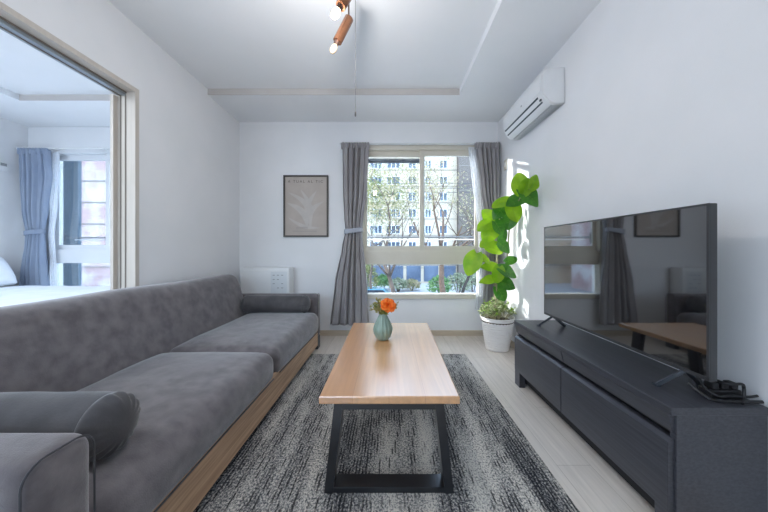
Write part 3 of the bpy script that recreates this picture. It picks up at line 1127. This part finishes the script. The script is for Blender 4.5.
def cable_thing(pts, r, label, name='power_cable'):
    # Catmull-Rom through the points
    P = [Vector(p) for p in pts]
    out = []
    for i in range(len(P) - 1):
        p0, p1, p2, p3 = P[max(i - 1, 0)], P[i], P[i + 1], P[min(i + 2, len(P) - 1)]
        for k in range(8):
            t = k / 8
            out.append(0.5 * ((2 * p1) + (p2 - p0) * t + (2 * p0 - 5 * p1 + 4 * p2 - p3) * t * t + (3 * p1 - p0 - 3 * p2 + p3) * t ** 3))
    out.append(P[-1])
    return tag(MB().tube(out, r, 8).build(name, M['blackplastic'], smooth=True), label, 'cable', 'cables behind the television')


z = TT + .006
cable_thing([(1.06, .99, z + .03), (1.08, .94, z), (1.13, .925, z), (1.17, .915, z + .004), (1.208, .905, z + .01)], .005, 'black cable running flat along the cabinet edge towards the wall')
cable_thing([(1.12, .965, z + .055), (1.13, .93, z + .055), (1.165, .925, z + .058), (1.185, .935, z + .04), (1.178, .93, z + .012), (1.15, .912, z + .001)], .0045, 'black cable looping up above the power strip')
cable_thing([(1.125, 1.0, z + .05), (1.10, .995, z + .065), (1.085, .965, z + .03), (1.10, .935, z + .012), (1.14, .938, z + .012), (1.19, .928, z + .014), (1.212, .92, z + .022)], .004, 'black cable curling out from behind the television corner')

# ================================================================== AIR CONDITIONER
AY0, AY1 = 1.943, 2.608
AC = thing('air_conditioner', (XR - .08, (AY0 + AY1) / 2, 1.98), 'white split air conditioner mounted high on the right wall', 'air conditioner')
xf = 1.066
prof = [(XR - .004, 2.232), (xf + .045, 2.226), (xf + .018, 2.216), (xf + .004, 2.195), (xf, 2.165), (xf + .002, 2.075), (xf + .010, 2.045), (xf + .034, 2.008), (xf + .060, 1.988), (xf + .095, 1.981), (XR - .004, 1.985)]
MB().prism(prof, AY0 + .012, AY1 - .012, 'y').build('body', M['whiteplastic'], AC, smooth=True, angle=35)
for (a, c) in ((AY0, AY0 + .013), (AY1 - .013, AY1)):
    MB().prism([(x + (.003 if x < 1.2 else 0), z_) for x, z_ in prof], a, c, 'y', bevel=0.004).build('end_cap', M['whiteplastic'], AC, smooth=True, angle=35)
fp = [(xf - .004, 2.186), (xf + .001, 2.200), (xf + .004, 2.198), (xf + .002, 2.075), (xf - .003, 2.078)]
MB().prism(fp, AY0 + .02, AY1 - .012, 'y').build('front_panel', M['whiteplastic'], AC)
# outlet: two dark gaps on either side of the louvre
def on_lower(t):   # from the front lip to the underside
    a, c = Vector((xf + .002, 0, 2.070)), Vector((xf + .064, 0, 1.985))
    return a.lerp(c, t)
def slot(t0, t1, ya, yb, name, m, lift):
    p, q = on_lower(t0), on_lower(t1)
    n = Vector((-(p.z - q.z), 0, -(q.x - p.x))).normalized()
    b = MB()
    b.prism([(p.x + n.x * lift, p.z + n.z * lift), (q.x + n.x * lift, q.z + n.z * lift), (q.x - n.x * .02, q.z - n.z * .02), (p.x - n.x * .02, p.z - n.z * .02)], ya, yb, 'y')
    b.build(name, m, AC)
slot(.08, .20, AY0 + .075, AY1 - .03, 'outlet_gap', M['slotdark'], .0085)
slot(.21, .50, AY0 + .075, AY1 - .03, 'louvre', M['whiteplastic'], .010)
slot(.51, .62, AY0 + .055, AY1 - .03, 'outlet_gap', M['slotdark'], .0125)
MB().box(xf + .010, xf + .018, AY0 + .045, AY0 + .062, 2.022, 2.034).build('sensor_window', M['slotdark'], AC)
MB().box(xf - .0055, xf - .002, AY0 + .30, AY0 + .312, 2.110, 2.122).build('badge', M['greyplastic'], AC)
b = MB()
for i in range(12):
    xx = xf + .075 + i * .0065
    b.box(xx, xx + .0018, AY0 + .03, AY1 - .03, 1.9795, 1.984)
b.build('underside_grille', M['slotlight'], AC)

o = thing('wall_switch', (XR, 2.93, 1.80), 'small ivory switch plate on the right wall beside the corner curtain', 'switch')
MB().box(XR - .010, XR, 2.895, 2.965, 1.80, 1.905, bevel=0.003).build('plate', M['ivory'], o)
MB().box(XR - .014, XR - .009, 2.918, 2.942, 1.83, 1.875, bevel=0.001).build('rocker', M['whiteplastic'], o)
o = thing('wall_remote', (BXL, 3.10, 1.81), 'small white control box on the bedroom wall beside the curtain', 'control box')
MB().box(BXL, BXL + .03, 3.0, 3.09, 1.82, 1.92, bevel=0.004).build('housing', M['whiteplastic'], o)
MB().box(BXL + .0295, BXL + .032, 3.02, 3.07, 1.875, 1.905).build('display', M['greyplastic'], o)

# ================================================================== CEILING SPOTLIGHTS
LT = thing('ceiling_spotlight', (-.22, 1.35, HR), 'bronze ceiling spotlight bar with tilted cylinder lamps and a pull cord', 'ceiling light')
MB().tube([(-.22, 1.0, HR - .03), (-.22, 1.62, HR - .03)], .012, 12).build('bar', M['brown'], LT, smooth=True)
MB().lathe([(.05, HR - .02), (.055, HR - .012), (.055, HR)], 32, (-.22, 1.31, 0)).build('ceiling_plate', M['brown'], LT, smooth=True)


def spot(top, bot, r, armtop, on):
    top, bot = Vector(top), Vector(bot)
    d = (bot - top).normalized()
    s = d.cross(Vector((0, 1, 0))).normalized()
    b = MB()
    b.tube([top, top + d * .004, bot - d * .004, bot], [r * .85, r, r, r * .98], 24)
    sh = b.build('lamp_shade', M['copper'], LT, smooth=True, angle=50)
    mid_ = top.lerp(bot, .35)
    MB().tube([armtop, Vector((armtop[0], armtop[1], mid_.z + .06)), mid_ + Vector((.004, r + .004, .01)), mid_], .0045, 8).build('arm', M['brown'], LT, smooth=True)
    MB().tube([bot - d * .01, bot + d * .010, bot + d * .022], [r * .6, r * .62, r * .5], 16).build('socket', M['brown'], sh, smooth=True)
    c = bot + d * .045
    pr = [c - d * .028 * math.cos(PI * i / 10) for i in range(11)]
    rr = [max(.002, .0175 * math.sin(PI * (i + .3) / 10.6)) for i in range(11)]
    MB().tube(pr, rr, 16).build('bulb', M['bulbon'] if on else M['bulbdim'], sh, smooth=True)
    return c


c1 = spot((-.178, 1.30, 2.165), (-.222, 1.28, 2.075), .024, (-.22, 1.34, HR - .03), True)
c2 = spot((-.212, 1.50, 2.204), (-.275, 1.49, 2.070), .024, (-.22, 1.53, HR - .03), False)
MB().tube([(-.18, 1.5, HR - .03), (-.18, 1.5, 1.70)], .0012, 6).build('pull_cord', M['cord'], LT)
MB().tube([(-.18, 1.5, 1.705), (-.18, 1.5, 1.70), (-.18, 1.5, 1.68), (-.18, 1.5, 1.675)], [.0015, .0035, .004, .002], 8).build('cord_pull', M['cord'], LT, smooth=True)
MB().tube([(-.22, 1.5, HR - .03), (-.18, 1.5, HR - .03)], .004, 6).build('cord_bracket', M['brown'], LT)

# ================================================================== POTTED PLANTS
PX, PY = 1.050, 2.72
PO = thing('plant_pot', (PX, PY, 0), 'white ribbed plant pot on the floor by the television cabinet', 'pot')
pp = [(.100, .0), (.106, .004)]
for i in range(13):
    zz = .012 + i * .0225
    rr = .107 + .047 * (zz / .31)
    pp += [(rr, zz), (rr + .0025, zz + .006), (rr + .0025, zz + .014), (rr, zz + .020)]
pp += [(.158, .308), (.162, .312), (.160, .318), (.152, .318), (.150, .29)]
MB().lathe(pp, 64, (PX, PY, 0), 'z').build('pot_body', M['potwhite'], PO, smooth=True, angle=60)
MB().lathe([(.001, .275), (.149, .27), (.150, .285), (.08, .296), (.001, .30)], 32, (PX, PY, 0)).build('soil', M['soil'], PO, smooth=True)

FI = thing('potted_fig', (PX, PY, .29), 'tall plant with big heart-shaped leaves in the white ribbed pot', 'plant')


def at(px, py, y):
    """point of the room seen at that pixel, at depth y"""
    s = F / y
    return Vector(((px - 389) / s, y, CH + (250 - py) / s))


stems = [
    ([(PX + .01, PY, .29), (PX + .02, PY - .01, .62), at(507, 262, 2.70), at(509, 232, 2.70), at(513, 212, 2.56), at(522, 194, 2.36)], [.011, .010, .008, .007, .005, .004]),
    ([(PX - .02, PY + .02, .29), (PX - .02, PY, .60), at(497, 262, 2.74), at(499, 232, 2.74), at(500, 205, 2.72)], [.010, .009, .007, .006, .004]),
    ([(PX - .03, PY - .03, .29), at(497, 275, 2.68), at(488, 258, 2.66), at(480, 254, 2.64)], [.008, .006, .005, .003]),
]
for pts, rr in stems:
    MB().tube(pts, rr, 10).build('stem', M['stem'], FI, smooth=True)


def heart_leaf(base, tip, nrm, width, m, parent, fold=0.15, droop=0.12):
    base, tip, nrm = Vector(base), Vector(tip), Vector(nrm).normalized()
    d = tip - base
    L = d.length
    d.normalize()
    s = d.cross(nrm).normalized()
    n = s.cross(d).normalized()
    rnd = random.Random(int(abs(base.x * 1e4 + base.z * 1e4)))
    ph = rnd.uniform(0, 6)

    def fn(u, v):
        x = (u - .5) * 2
        # outline: heart with two basal lobes and a drip tip
        w = width * .5 * (math.sin(PI * min(1, v * .93 + .06)) ** .62) * (1 - .25 * v)
        lobe = -0.13 * L * (abs(x) ** 1.2) * (1 - v) ** 3
        wav = .004 * math.sin(9 * v + ph + 2 * x) * abs(x)
        p = base + d * (L * v + lobe) + s * (x * w) + n * (-fold * abs(x) * w * -1 - droop * L * v * v + wav + .03 * L * math.sin(PI * v))
        if p.x > XR - .05:                       # leaf edges curl away from the wall
            p.y -= (p.x - (XR - .05)) * .8
            p.x = XR - .05 + (p.x - (XR - .05)) * .3
            p.x = min(p.x, XR - .008)
        return p
    lf = MB().grid(fn, 14, 14).build('leaf', m, parent, smooth=True, angle=180)
    vn = MB()
    pts = [fn(.5, .02 + .93 * i / 10) + n * .0012 for i in range(11)]
    vn.tube(pts, [.0011 * (1 - i / 14) for i in range(11)], 5)
    for k in (2, 4, 6):
        for sg in (-1, 1):
            q = [fn(.5 + sg * .5 * t * .85, min(.97, .1 * k + .17 * t)) + n * .001 for t in (0, .33, .66, 1)]
            vn.tube(q, [.0006, .0005, .0004, .0003], 4)
    vn.build('veins', M['leafvein'], lf)
    return lf


# (centre px, centre py, depth, length m, width m, direction on the picture in degrees (0 right, 90 up), normal, bright)
LV = [
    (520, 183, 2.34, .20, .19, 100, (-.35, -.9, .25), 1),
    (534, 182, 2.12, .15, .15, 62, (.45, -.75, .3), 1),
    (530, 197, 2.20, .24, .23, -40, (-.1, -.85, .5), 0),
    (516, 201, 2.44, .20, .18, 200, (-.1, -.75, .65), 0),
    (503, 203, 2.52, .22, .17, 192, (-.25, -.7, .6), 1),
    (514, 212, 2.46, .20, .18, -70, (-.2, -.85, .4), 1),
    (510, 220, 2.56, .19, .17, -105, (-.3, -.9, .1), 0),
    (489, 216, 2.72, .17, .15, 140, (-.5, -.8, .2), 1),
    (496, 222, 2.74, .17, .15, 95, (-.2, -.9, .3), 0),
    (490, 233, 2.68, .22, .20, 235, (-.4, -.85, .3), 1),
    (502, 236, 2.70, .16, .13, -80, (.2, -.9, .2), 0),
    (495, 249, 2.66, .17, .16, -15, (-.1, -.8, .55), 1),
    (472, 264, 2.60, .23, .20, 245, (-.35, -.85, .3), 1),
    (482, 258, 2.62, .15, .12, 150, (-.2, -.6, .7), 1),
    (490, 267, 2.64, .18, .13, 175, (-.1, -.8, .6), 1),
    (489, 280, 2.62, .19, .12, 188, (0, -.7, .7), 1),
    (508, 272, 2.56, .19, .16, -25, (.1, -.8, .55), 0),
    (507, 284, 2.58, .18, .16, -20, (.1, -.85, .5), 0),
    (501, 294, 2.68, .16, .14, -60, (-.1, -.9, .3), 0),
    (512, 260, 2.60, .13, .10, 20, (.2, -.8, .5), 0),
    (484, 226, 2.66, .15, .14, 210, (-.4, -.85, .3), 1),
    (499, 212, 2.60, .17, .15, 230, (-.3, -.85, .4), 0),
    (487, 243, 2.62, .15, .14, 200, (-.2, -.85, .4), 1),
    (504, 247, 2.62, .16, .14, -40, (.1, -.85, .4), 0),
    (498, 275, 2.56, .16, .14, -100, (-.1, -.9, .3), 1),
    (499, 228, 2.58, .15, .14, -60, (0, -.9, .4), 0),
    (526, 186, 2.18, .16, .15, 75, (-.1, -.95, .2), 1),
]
for (px, py, dep, L, W, deg, nr, br) in LV:
    c = at(px, py, dep)
    L, W = L * dep / 2.66, W * dep / 2.66
    a = math.radians(deg)
    d = Vector((math.cos(a), -.10, math.sin(a))).normalized()
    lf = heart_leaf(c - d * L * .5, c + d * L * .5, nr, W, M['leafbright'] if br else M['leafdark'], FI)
    # petiole to the nearest stem
    best = None
    for pts, rr in stems:
        for i in range(len(pts) - 1):
            for t in (0, .25, .5, .75, 1):
                q = Vector(pts[i]).lerp(Vector(pts[i + 1]), t)
                dd = (q - (c - d * L * .5)).length + (0.1 if q.z > c.z else 0)
                if q.z > .45 and (best is None or dd < best[0]):
                    best = (dd, q)
    b0 = c - d * L * .5
    q = best[1]
    MB().tube([q, q.lerp(b0, .5) + Vector((0, 0, .02)), b0, b0 + d * L * .04], [.003, .0025, .002, .0015], 6).build('petiole', M['stem'], FI, smooth=True)

BU = thing('bushy_houseplant', (PX, PY, .29), 'low bushy variegated plant filling the rim of the white pot', 'plant')
rnd = random.Random(11)
lf, st, fr = MB(), MB(), MB()
for i in range(95):
    a = rnd.uniform(0, 2 * PI)
    rad = rnd.uniform(.02, .185)
    zz = .30 + rnd.uniform(.02, .17) * (1 - (rad / .24) ** 2)
    e = Vector((PX + rad * math.cos(a), PY + rad * math.sin(a), zz + .03))
    if e.x > XR - .03:
        e.x = XR - .03
    s0 = Vector((PX + .5 * rad * math.cos(a), PY + .5 * rad * math.sin(a), .29))
    m_ = s0.lerp(e, .55) + Vector((0, 0, .02))
    st.tube([s0, m_, e], [.0022, .0018, .001], 5)
    tgt = fr if i % 6 == 0 else lf
    for k in range(11):
        t = rnd.uniform(.4, 1.05)
        c = m_.lerp(e, t)
        d = Vector((rnd.uniform(-1, 1), rnd.uniform(-1, 1), rnd.uniform(-.4, .9))).normalized()
        s = d.cross(Vector((rnd.uniform(-1, 1), rnd.uniform(-1, 1), 1.2))).normalized()
        L, W = rnd.uniform(.022, .042), rnd.uniform(.006, .011)
        up = s.cross(d) * .003
        v = [tgt.bm.verts.new(p) for p in (c, c + d * L * .45 + s * W + up, c + d * L, c + d * L * .45 - s * W + up, c + d * L * .5)]
        for q in ((0, 1, 4), (1, 2, 4), (2, 3, 4), (3, 0, 4)):
            tgt.bm.faces.new([v[j] for j in q])
for mb in (lf, fr):
    for v in mb.bm.verts:
        v.co.x = min(v.co.x, XR - .006)
st.build('stems', M['stem'], BU, smooth=True)
o = lf.build('foliage', M['variegated'], BU)
o['kind'] = 'stuff'
o = fr.build('fresh_foliage', M['freshleaf'], BU)
o['kind'] = 'stuff'

# ================================================================== BEDROOM
BD = thing('bed', (-3.2, 1.95, 0), 'white-covered bed in the adjoining bedroom beyond the sofa', 'bed')
MB().box(-4.19, -2.22, 1.02, 2.98, .05, .26, bevel=0.02).build('base', M['bedbase'], BD)
MB().soft(-4.18, -2.2, 1.0, 2.99, .26, .50, .05, None, n=8, k=4).build('mattress', M['linen'], BD, smooth=True)


def duvet(q):
    h = max(0.0, min(1.0, (q.z - .44) / .1))
    q = Vector(q)
    q.z += h * (.014 * noise.noise(Vector((q.x * 3, q.y * 3, 0))) + .006 * noise.noise(Vector((q.x * 9, q.y * 7, 2))))
    return q


MB().soft(-3.95, -2.17, .97, 3.02, .40, .58, .05, duvet, n=30, k=5).build('duvet', M['linen'], BD, smooth=True, angle=180)
for x in (-4.1, -2.3):
    for y in (1.1, 2.9):
        MB().box(x - .03, x + .03, y - .03, y + .03, 0, .051).build('leg', M['brown'], BD)


def pillow(y0, y1, label):
    def fn(q):
        return q
    b = MB()
    ns = 24
    for side in (-1, 1):
        def pf(u, v, side=side):
            x, y = 2 * u - 1, 2 * v - 1
            th = .075 * ((1 - x ** 4) * (1 - y ** 4)) ** .55 * side
            pt = Vector((th, (y0 + y1) / 2 + (y1 - y0) / 2 * x * (1 - .05 * y * y), .18 * y * (1 - .06 * x * x)))
            a = math.radians(-32)
            px = pt.x * math.cos(a) - pt.z * math.sin(a)
            pz = pt.x * math.sin(a) + pt.z * math.cos(a)
            return Vector((-4.03 - px, pt.y, .745 + pz))
        b.grid(pf, ns, ns)
    bmesh.ops.remove_doubles(b.bm, verts=b.bm.verts, dist=1e-4)
    return tag(b.build('bed_pillow', M['linen'], smooth=True, angle=180), label, 'pillow')


pillow(2.36, 2.99, 'white pillow propped against the bedroom wall at the head of the bed')

# ================================================================== OUTSIDE
struct(MB().box(-8.5, -6.4, 4.0, 5.2, GZ, 9.0).build('sun_blocker_outside', M['facade'], keep_origin=True))  # unseen block added to keep direct sun off the bed
struct(MB().box(-70, 70, BYB + 1.2, 90, GZ - .3, GZ).build('street_ground', M['asphalt'], keep_origin=True))

BY = 45.0
bs = F / BY
BLD = thing('apartment_building', (-10, BY, GZ), 'cream apartment block with rows of windows across the street', 'building')


def bx(px):
    return (px - 389) / bs


bx1 = bx(457)
MB().box(-40, bx1, BY, BY + 10, GZ, 24.0).build('wall', M['facade'], BLD)
b = MB()
MB().box(-40, bx1 + .02, BY - .12, BY + .01, -1.55, -1.15).build('canopy_band', M['facade_ledge'], BLD)
proto = {}
rowz = [CH + (250 - (164.3 + 16.3 * k)) / bs for k in range(-3, 7)]
cols = [(370, 382, 3), (387, 400, 3), (408.5, 416, 2), (425, 431, 2), (439.5, 447, 2), (346, 358, 3), (330, 340, 2), (312, 324, 3), (296, 306, 2)]
for rz_ in rowz:
    MB().box(-40, bx1, BY - .07, BY + .01, rz_ - .98, rz_ - .88).build('ledge', M['facade_ledge'], BLD)
    for (a, c, npane) in cols:
        x0, x1 = bx(a), bx(c)
        key = (round(x1 - x0, 2), npane)
        if key not in proto:
            W_ = x1 - x0
            b = MB()
            b.box(-W_ / 2, W_ / 2, -.03, .06, -.66, -.61)
            b.box(-W_ / 2, W_ / 2, -.03, .06, .61, .66)
            for i in range(npane + 1):
                xx = -W_ / 2 + W_ * i / npane
                b.box(xx - .035, xx + .035, -.03, .06, -.61, .61)
            fo = b.build('window', M['whiteframe'], BLD)
            for v in fo.data.vertices:
                v.co += BLD.location
            g = MB()
            g.box(-W_ / 2 + .04, W_ / 2 - .02, .0, .05, -.62, .62)
            go = g.build('pane', M['farglass'], fo)
            for v in go.data.vertices:
                v.co += wloc(fo)
            proto[key] = (fo, go)
        else:
            f0, g0 = proto[key]
            fo = copy_part(f0, BLD)
            copy_part(g0, fo)
        fo.location = Vector(((x0 + x1) / 2, BY - .05, rz_)) - BLD.location
for i in range(9):
    x0 = -14 + i * 2.8
    MB().box(x0, x0 + 2.3, BY - .08, BY, GZ + .3, -1.6).build('shop_panel', M['shopblue'], BLD)

TB = thing('taupe_building', (16, 43.0, GZ), 'plain taupe building at the right edge of the window view', 'building')
MB().box(bx1 + .05, 30, 44.0, 56, GZ, 24).build('wall', M['taupe'], TB)
for k in range(6):
    MB().box(bx1 + .05, 30, 43.95, 44.02, GZ + 3 + k * 3.9, GZ + 3.1 + k * 3.9).build('joint_band', M['facade_ledge'], TB)
RB = thing('brick_building', (-34, 30, GZ), 'faded red and white building seen through the bedroom window', 'building')
MB().box(-48, -24, 30, 40, GZ, 16).build('wall', M['redbrick'], RB)
for k in range(8):
    MB().box(-48, -24, 29.9, 30.0, GZ + 1.2 + k * 2.3, GZ + 1.3 + k * 2.3).build('ledge', M['facade_ledge'], RB)


def tree(name, x, y, h, seed, leaves, lmat, bmat, label, group, spread=1.0, trunk_r=.16, lean=(0, 0), clear=.3, leaf=.14, cloud=.25):
    rnd = random.Random(seed)
    t = thing(name, (x, y, GZ), label, 'tree', group)
    tb = MB()
    tips = []

    def grow(p, d, L, r, lev):
        n = 4
        pts, rr = [p], [r]
        for i in range(n):
            d = (d + Vector((rnd.uniform(-.22, .22), rnd.uniform(-.22, .22), rnd.uniform(-.05, .15)))).normalized()
            p = p + d * L / n
            pts.append(p)
            rr.append(r * (1 - .45 * (i + 1) / n))
        tb.tube(pts, rr, 6 if lev < 2 else 4)
        if lev >= 2:
            tips.extend(pts[1:])
        if lev >= 5:
            return
        for k in range(rnd.choice((2, 3, 3)) if lev else 5):
            a = rnd.uniform(0, 2 * PI)
            nd = (d + spread * Vector((math.cos(a), math.sin(a), rnd.uniform(-.1, .55)))).normalized()
            grow(pts[rnd.choice((2, 3, 4))] if lev else pts[rnd.choice((3, 4))], nd, L * rnd.uniform(.58, .76), rr[-1] * rnd.uniform(.55, .8), lev + 1)
    grow(Vector((x, y, GZ)), Vector((lean[0], lean[1], 1)).normalized(), h * clear, trunk_r, 0)
    tb.build('trunk', bmat, t, smooth=True, angle=180)
    if leaves:
        lf = MB()
        for i in range(leaves):
            c = rnd.choice(tips) + Vector((rnd.gauss(0, cloud), rnd.gauss(0, cloud), rnd.gauss(0, cloud)))
            d = Vector((rnd.uniform(-1, 1), rnd.uniform(-1, 1), rnd.uniform(-1, 1))).normalized()
            s = d.orthogonal().normalized()
            L = rnd.uniform(.6, 1.2) * leaf
            lf.bm.faces.new([lf.bm.verts.new(q) for q in (c, c + d * L * .5 + s * L * .3, c + d * L, c + d * L * .5 - s * L * .3)])
        o = lf.build('foliage', lmat, t)
        o['kind'] = 'stuff'
    return t


G = 'street trees outside the window'
tree('street_tree', .6, 16.5, 14.0, 3, 2600, M['treeblossom'], M['bark'], 'sparse pale tree filling the left half of the window view', G, clear=.36, leaf=.15, cloud=.3, trunk_r=.2)
tree('street_tree', -1.6, 27.0, 17.0, 8, 3000, M['treeleaf'], M['bark'], 'olive-green tree beside the grey curtain at the window', G, clear=.34, leaf=.26, cloud=.5)
tree('street_tree', 4.6, 22.5, 13.5, 21, 1300, M['treeblossom'], M['barkred'], 'reddish-trunked bare tree right of the window post', G, clear=.42, trunk_r=.30, leaf=.18)
tree('street_tree', 7.6, 30.0, 13, 5, 700, M['treeleaf'], M['barkdark'], 'dark leaning tree in front of the taupe building', G, lean=(.35, 0), clear=.5, trunk_r=.18, leaf=.18)


def shrub(x, y, r, h, seed, m, label):
    rnd = random.Random(seed)
    t = thing('street_shrub', (x, y, GZ), label, 'shrub', 'shrubs across the street')
    b, tw = MB(), MB()
    for i in range(9):
        a = rnd.uniform(0, 2 * PI)
        tw.tube([(x + .1 * math.cos(a), y + .1 * math.sin(a), GZ), (x + r * .3 * math.cos(a), y + r * .3 * math.sin(a), GZ + h * .5), (x + r * .6 * math.cos(a), y + r * .6 * math.sin(a), GZ + h * .85)], [.05, .035, .015], 5)
    tw.build('stems', M['bark'], t)
    for i in range(900):
        a, e = rnd.uniform(0, 2 * PI), rnd.uniform(-.4, 1) * PI / 2
        q = rnd.uniform(.6, 1)
        c = Vector((x + r * q * math.cos(a) * math.cos(e), y + r * q * math.sin(a) * math.cos(e), GZ + h * .5 + h * .5 * q * math.sin(e)))
        d = Vector((rnd.uniform(-1, 1), rnd.uniform(-1, 1), rnd.uniform(-.6, 1))).normalized()
        s = d.orthogonal().normalized()
        L = rnd.uniform(.15, .35)
        b.bm.faces.new([b.bm.verts.new(w_) for w_ in (c, c + d * L * .5 + s * L * .3, c + d * L, c + d * L * .5 - s * L * .3)])
    o = b.build('foliage', m, t)
    o['kind'] = 'stuff'


shrub(8.2, 33, 1.7, 2.6, 1, M['shrubpale'], 'pale green shrub behind the tall potted plant, right in the lower pane')
shrub(5.6, 31, 1.3, 2.5, 2, M['shrubgreen'], 'fresh green shrub right of the reddish tree trunk in the lower pane')
shrub(10.8, 36, 1.5, 2.6, 3, M['shrubpale'], 'pale shrub against the foot of the taupe building')
shrub(1.2, 36, 1.3, 1.7, 6, M['shrubpale'], 'low pale shrub standing between the blue shop panels and the grey tree trunk')
shrub(3.0, 37, 1.2, 1.4, 7, M['treeblossom'], 'low dry-looking shrub at the foot of the brown tree trunk')
shrub(-.8, 38, 1.2, 2.0, 9, M['shrubgreen'], 'low green shrub behind the teal parked car')
shrub(-2.6, 34, 1.4, 3.6, 4, M['treeleaf'], 'yellowish olive shrub in the left of the lower pane')


def car(x, y, m, label, L=4.0, H=1.62):
    t = thing('parked_car', (x, y, GZ), label, 'car')
    side = [(-L / 2, .35), (-L / 2, .80), (-L * .30, .90), (-L * .20, H), (L * .25, H), (L * .42, .92), (L / 2, .80), (L / 2, .35)]
    MB().prism([(x + a, GZ + c) for a, c in side], y - .8, y + .8, 'y', bevel=.06).build('body', m, t)
    win = [(-L * .27, .95), (-L * .19, H - .08), (L * .23, H - .08), (L * .37, .95)]
    MB().prism([(x + a, GZ + c) for a, c in win], y - .815, y + .815, 'y').build('side_windows', M['cardark'], t)
    for sx in (-.31, .31):
        for sy in (-.72, .72):
            MB().lathe([(.05, -.1), (.30, -.1), (.31, 0), (.30, .1), (.05, .1)], 20, (x + sx * L, y + sy, GZ + .31), 'y').build('wheel', M['blackplastic'], t)


car(-1.5, 27.5, M['carteal'], 'teal car parked at the left of the lower window pane')

for k, (y, za, zb, lab) in enumerate(((30, 8.3, 8.2, 'topmost overhead cable crossing the window view'), (30, 7.75, 7.7, 'middle overhead cable crossing the window view'), (30, 7.3, 7.25, 'lowest overhead cable crossing the window view'))):
    pts = [(-20 + 2.0 * i, y, za + (zb - za) * i / 20 - .15 * math.sin(PI * i / 20)) for i in range(21)]
    tag(MB().tube(pts, .03, 5).build('overhead_cable', M['cable']), lab, 'cable', 'overhead street cables')

# ================================================================== LIGHT
w = bpy.data.worlds.new('world')
SC.world = w
w.use_nodes = True
nt = w.node_tree
bg = nt.nodes['Background']
sky = nt.nodes.new('ShaderNodeTexSky')
sky.sky_type = 'NISHITA'
sky.sun_disc = False
sky.sun_elevation = math.radians(28)
sky.sun_rotation = math.radians(-65)
sky.air_density = 1.0
sky.dust_density = 3.0
sky.ozone_density = 1.0
# thin bright overcast mixed in, so the daylight is paler than a clear sky
mix = nt.nodes.new('ShaderNodeMix')
mix.data_type = 'RGBA'
mix.inputs[0].default_value = 0.42
mix.inputs[7].default_value = (4.6, 5.7, 7.0, 1)
nt.links.new(sky.outputs['Color'], mix.inputs[6])
nt.links.new(mix.outputs[2], bg.inputs['Color'])
bg.inputs['Strength'].default_value = 0.85

sd = bpy.data.lights.new('sun', 'SUN')
sd.energy = 10.0
sd.angle = math.radians(0.6)
sd.color = (1.0, 0.95, 0.87)
so = bpy.data.objects.new('sun', sd)
COL.objects.link(so)
so.rotation_euler = Vector((1, -.55, -.22)).to_track_quat('-Z', 'Y').to_euler()


def portal(name, loc, rot, sx, sy):
    d = bpy.data.lights.new(name, 'AREA')
    d.shape = 'RECTANGLE'
    d.size, d.size_y = sx, sy
    d.cycles.is_portal = True
    o = bpy.data.objects.new(name, d)
    COL.objects.link(o)
    o.location = loc
    o.rotation_euler = rot
    return o


portal('opening_portal', ((WX0 + WX1) / 2, BYB + .1, (WZ0 + WZ1) / 2), (-PI / 2, 0, 0), WX1 - WX0, WZ1 - WZ0)
portal('opening_portal', ((BX0 + BX1) / 2, BYB + .2, (WZ0 + WZ1) / 2), (-PI / 2, 0, 0), BX1 - BX0, WZ1 - WZ0)
portal('opening_portal', (-.9, YN - .14, 1.475), (PI / 2, 0, 0), 1.0, 1.15)  # sky light through the added opening behind the camera
portal('opening_portal', (-3.0, YN - .14, 1.3), (PI / 2, 0, 0), 1.8, 1.8)


def point(name, loc, e, col, r):
    d = bpy.data.lights.new(name, 'POINT')
    d.energy = e
    d.color = col
    d.shadow_soft_size = r
    o = bpy.data.objects.new(name, d)
    COL.objects.link(o)
    o.location = loc
    return o


def fill_lamp(name, loc, e, sx, sy, col=(1, 1, 1)):
    d = bpy.data.lights.new(name, 'AREA')
    d.shape = 'RECTANGLE'
    d.size, d.size_y = sx, sy
    d.energy = e
    d.color = col
    o = bpy.data.objects.new(name, d)
    COL.objects.link(o)
    o.location = loc


fill_lamp('rear_fill_lamp', (-.4, -1.55, HC - .02), 5, 1.2, .5, (.9, .96, 1))  # unseen lamp added behind the camera to brighten the room
fill_lamp('bedroom_fill_lamp', (-3.0, .4, HR - .02), 19, .6, .6, (.92, .96, 1))  # unseen lamp added to brighten the bedroom
point('spot_bulb_light', c1 + Vector((-.02, 0, -.04)), 9.5, (1.0, .96, .93), .035)

SC.view_settings.view_transform = 'Standard'
SC.view_settings.look = 'None'
SC.view_settings.exposure = 0.92
SC.view_settings.gamma = 1.0
SC.view_settings.use_curve_mapping = False
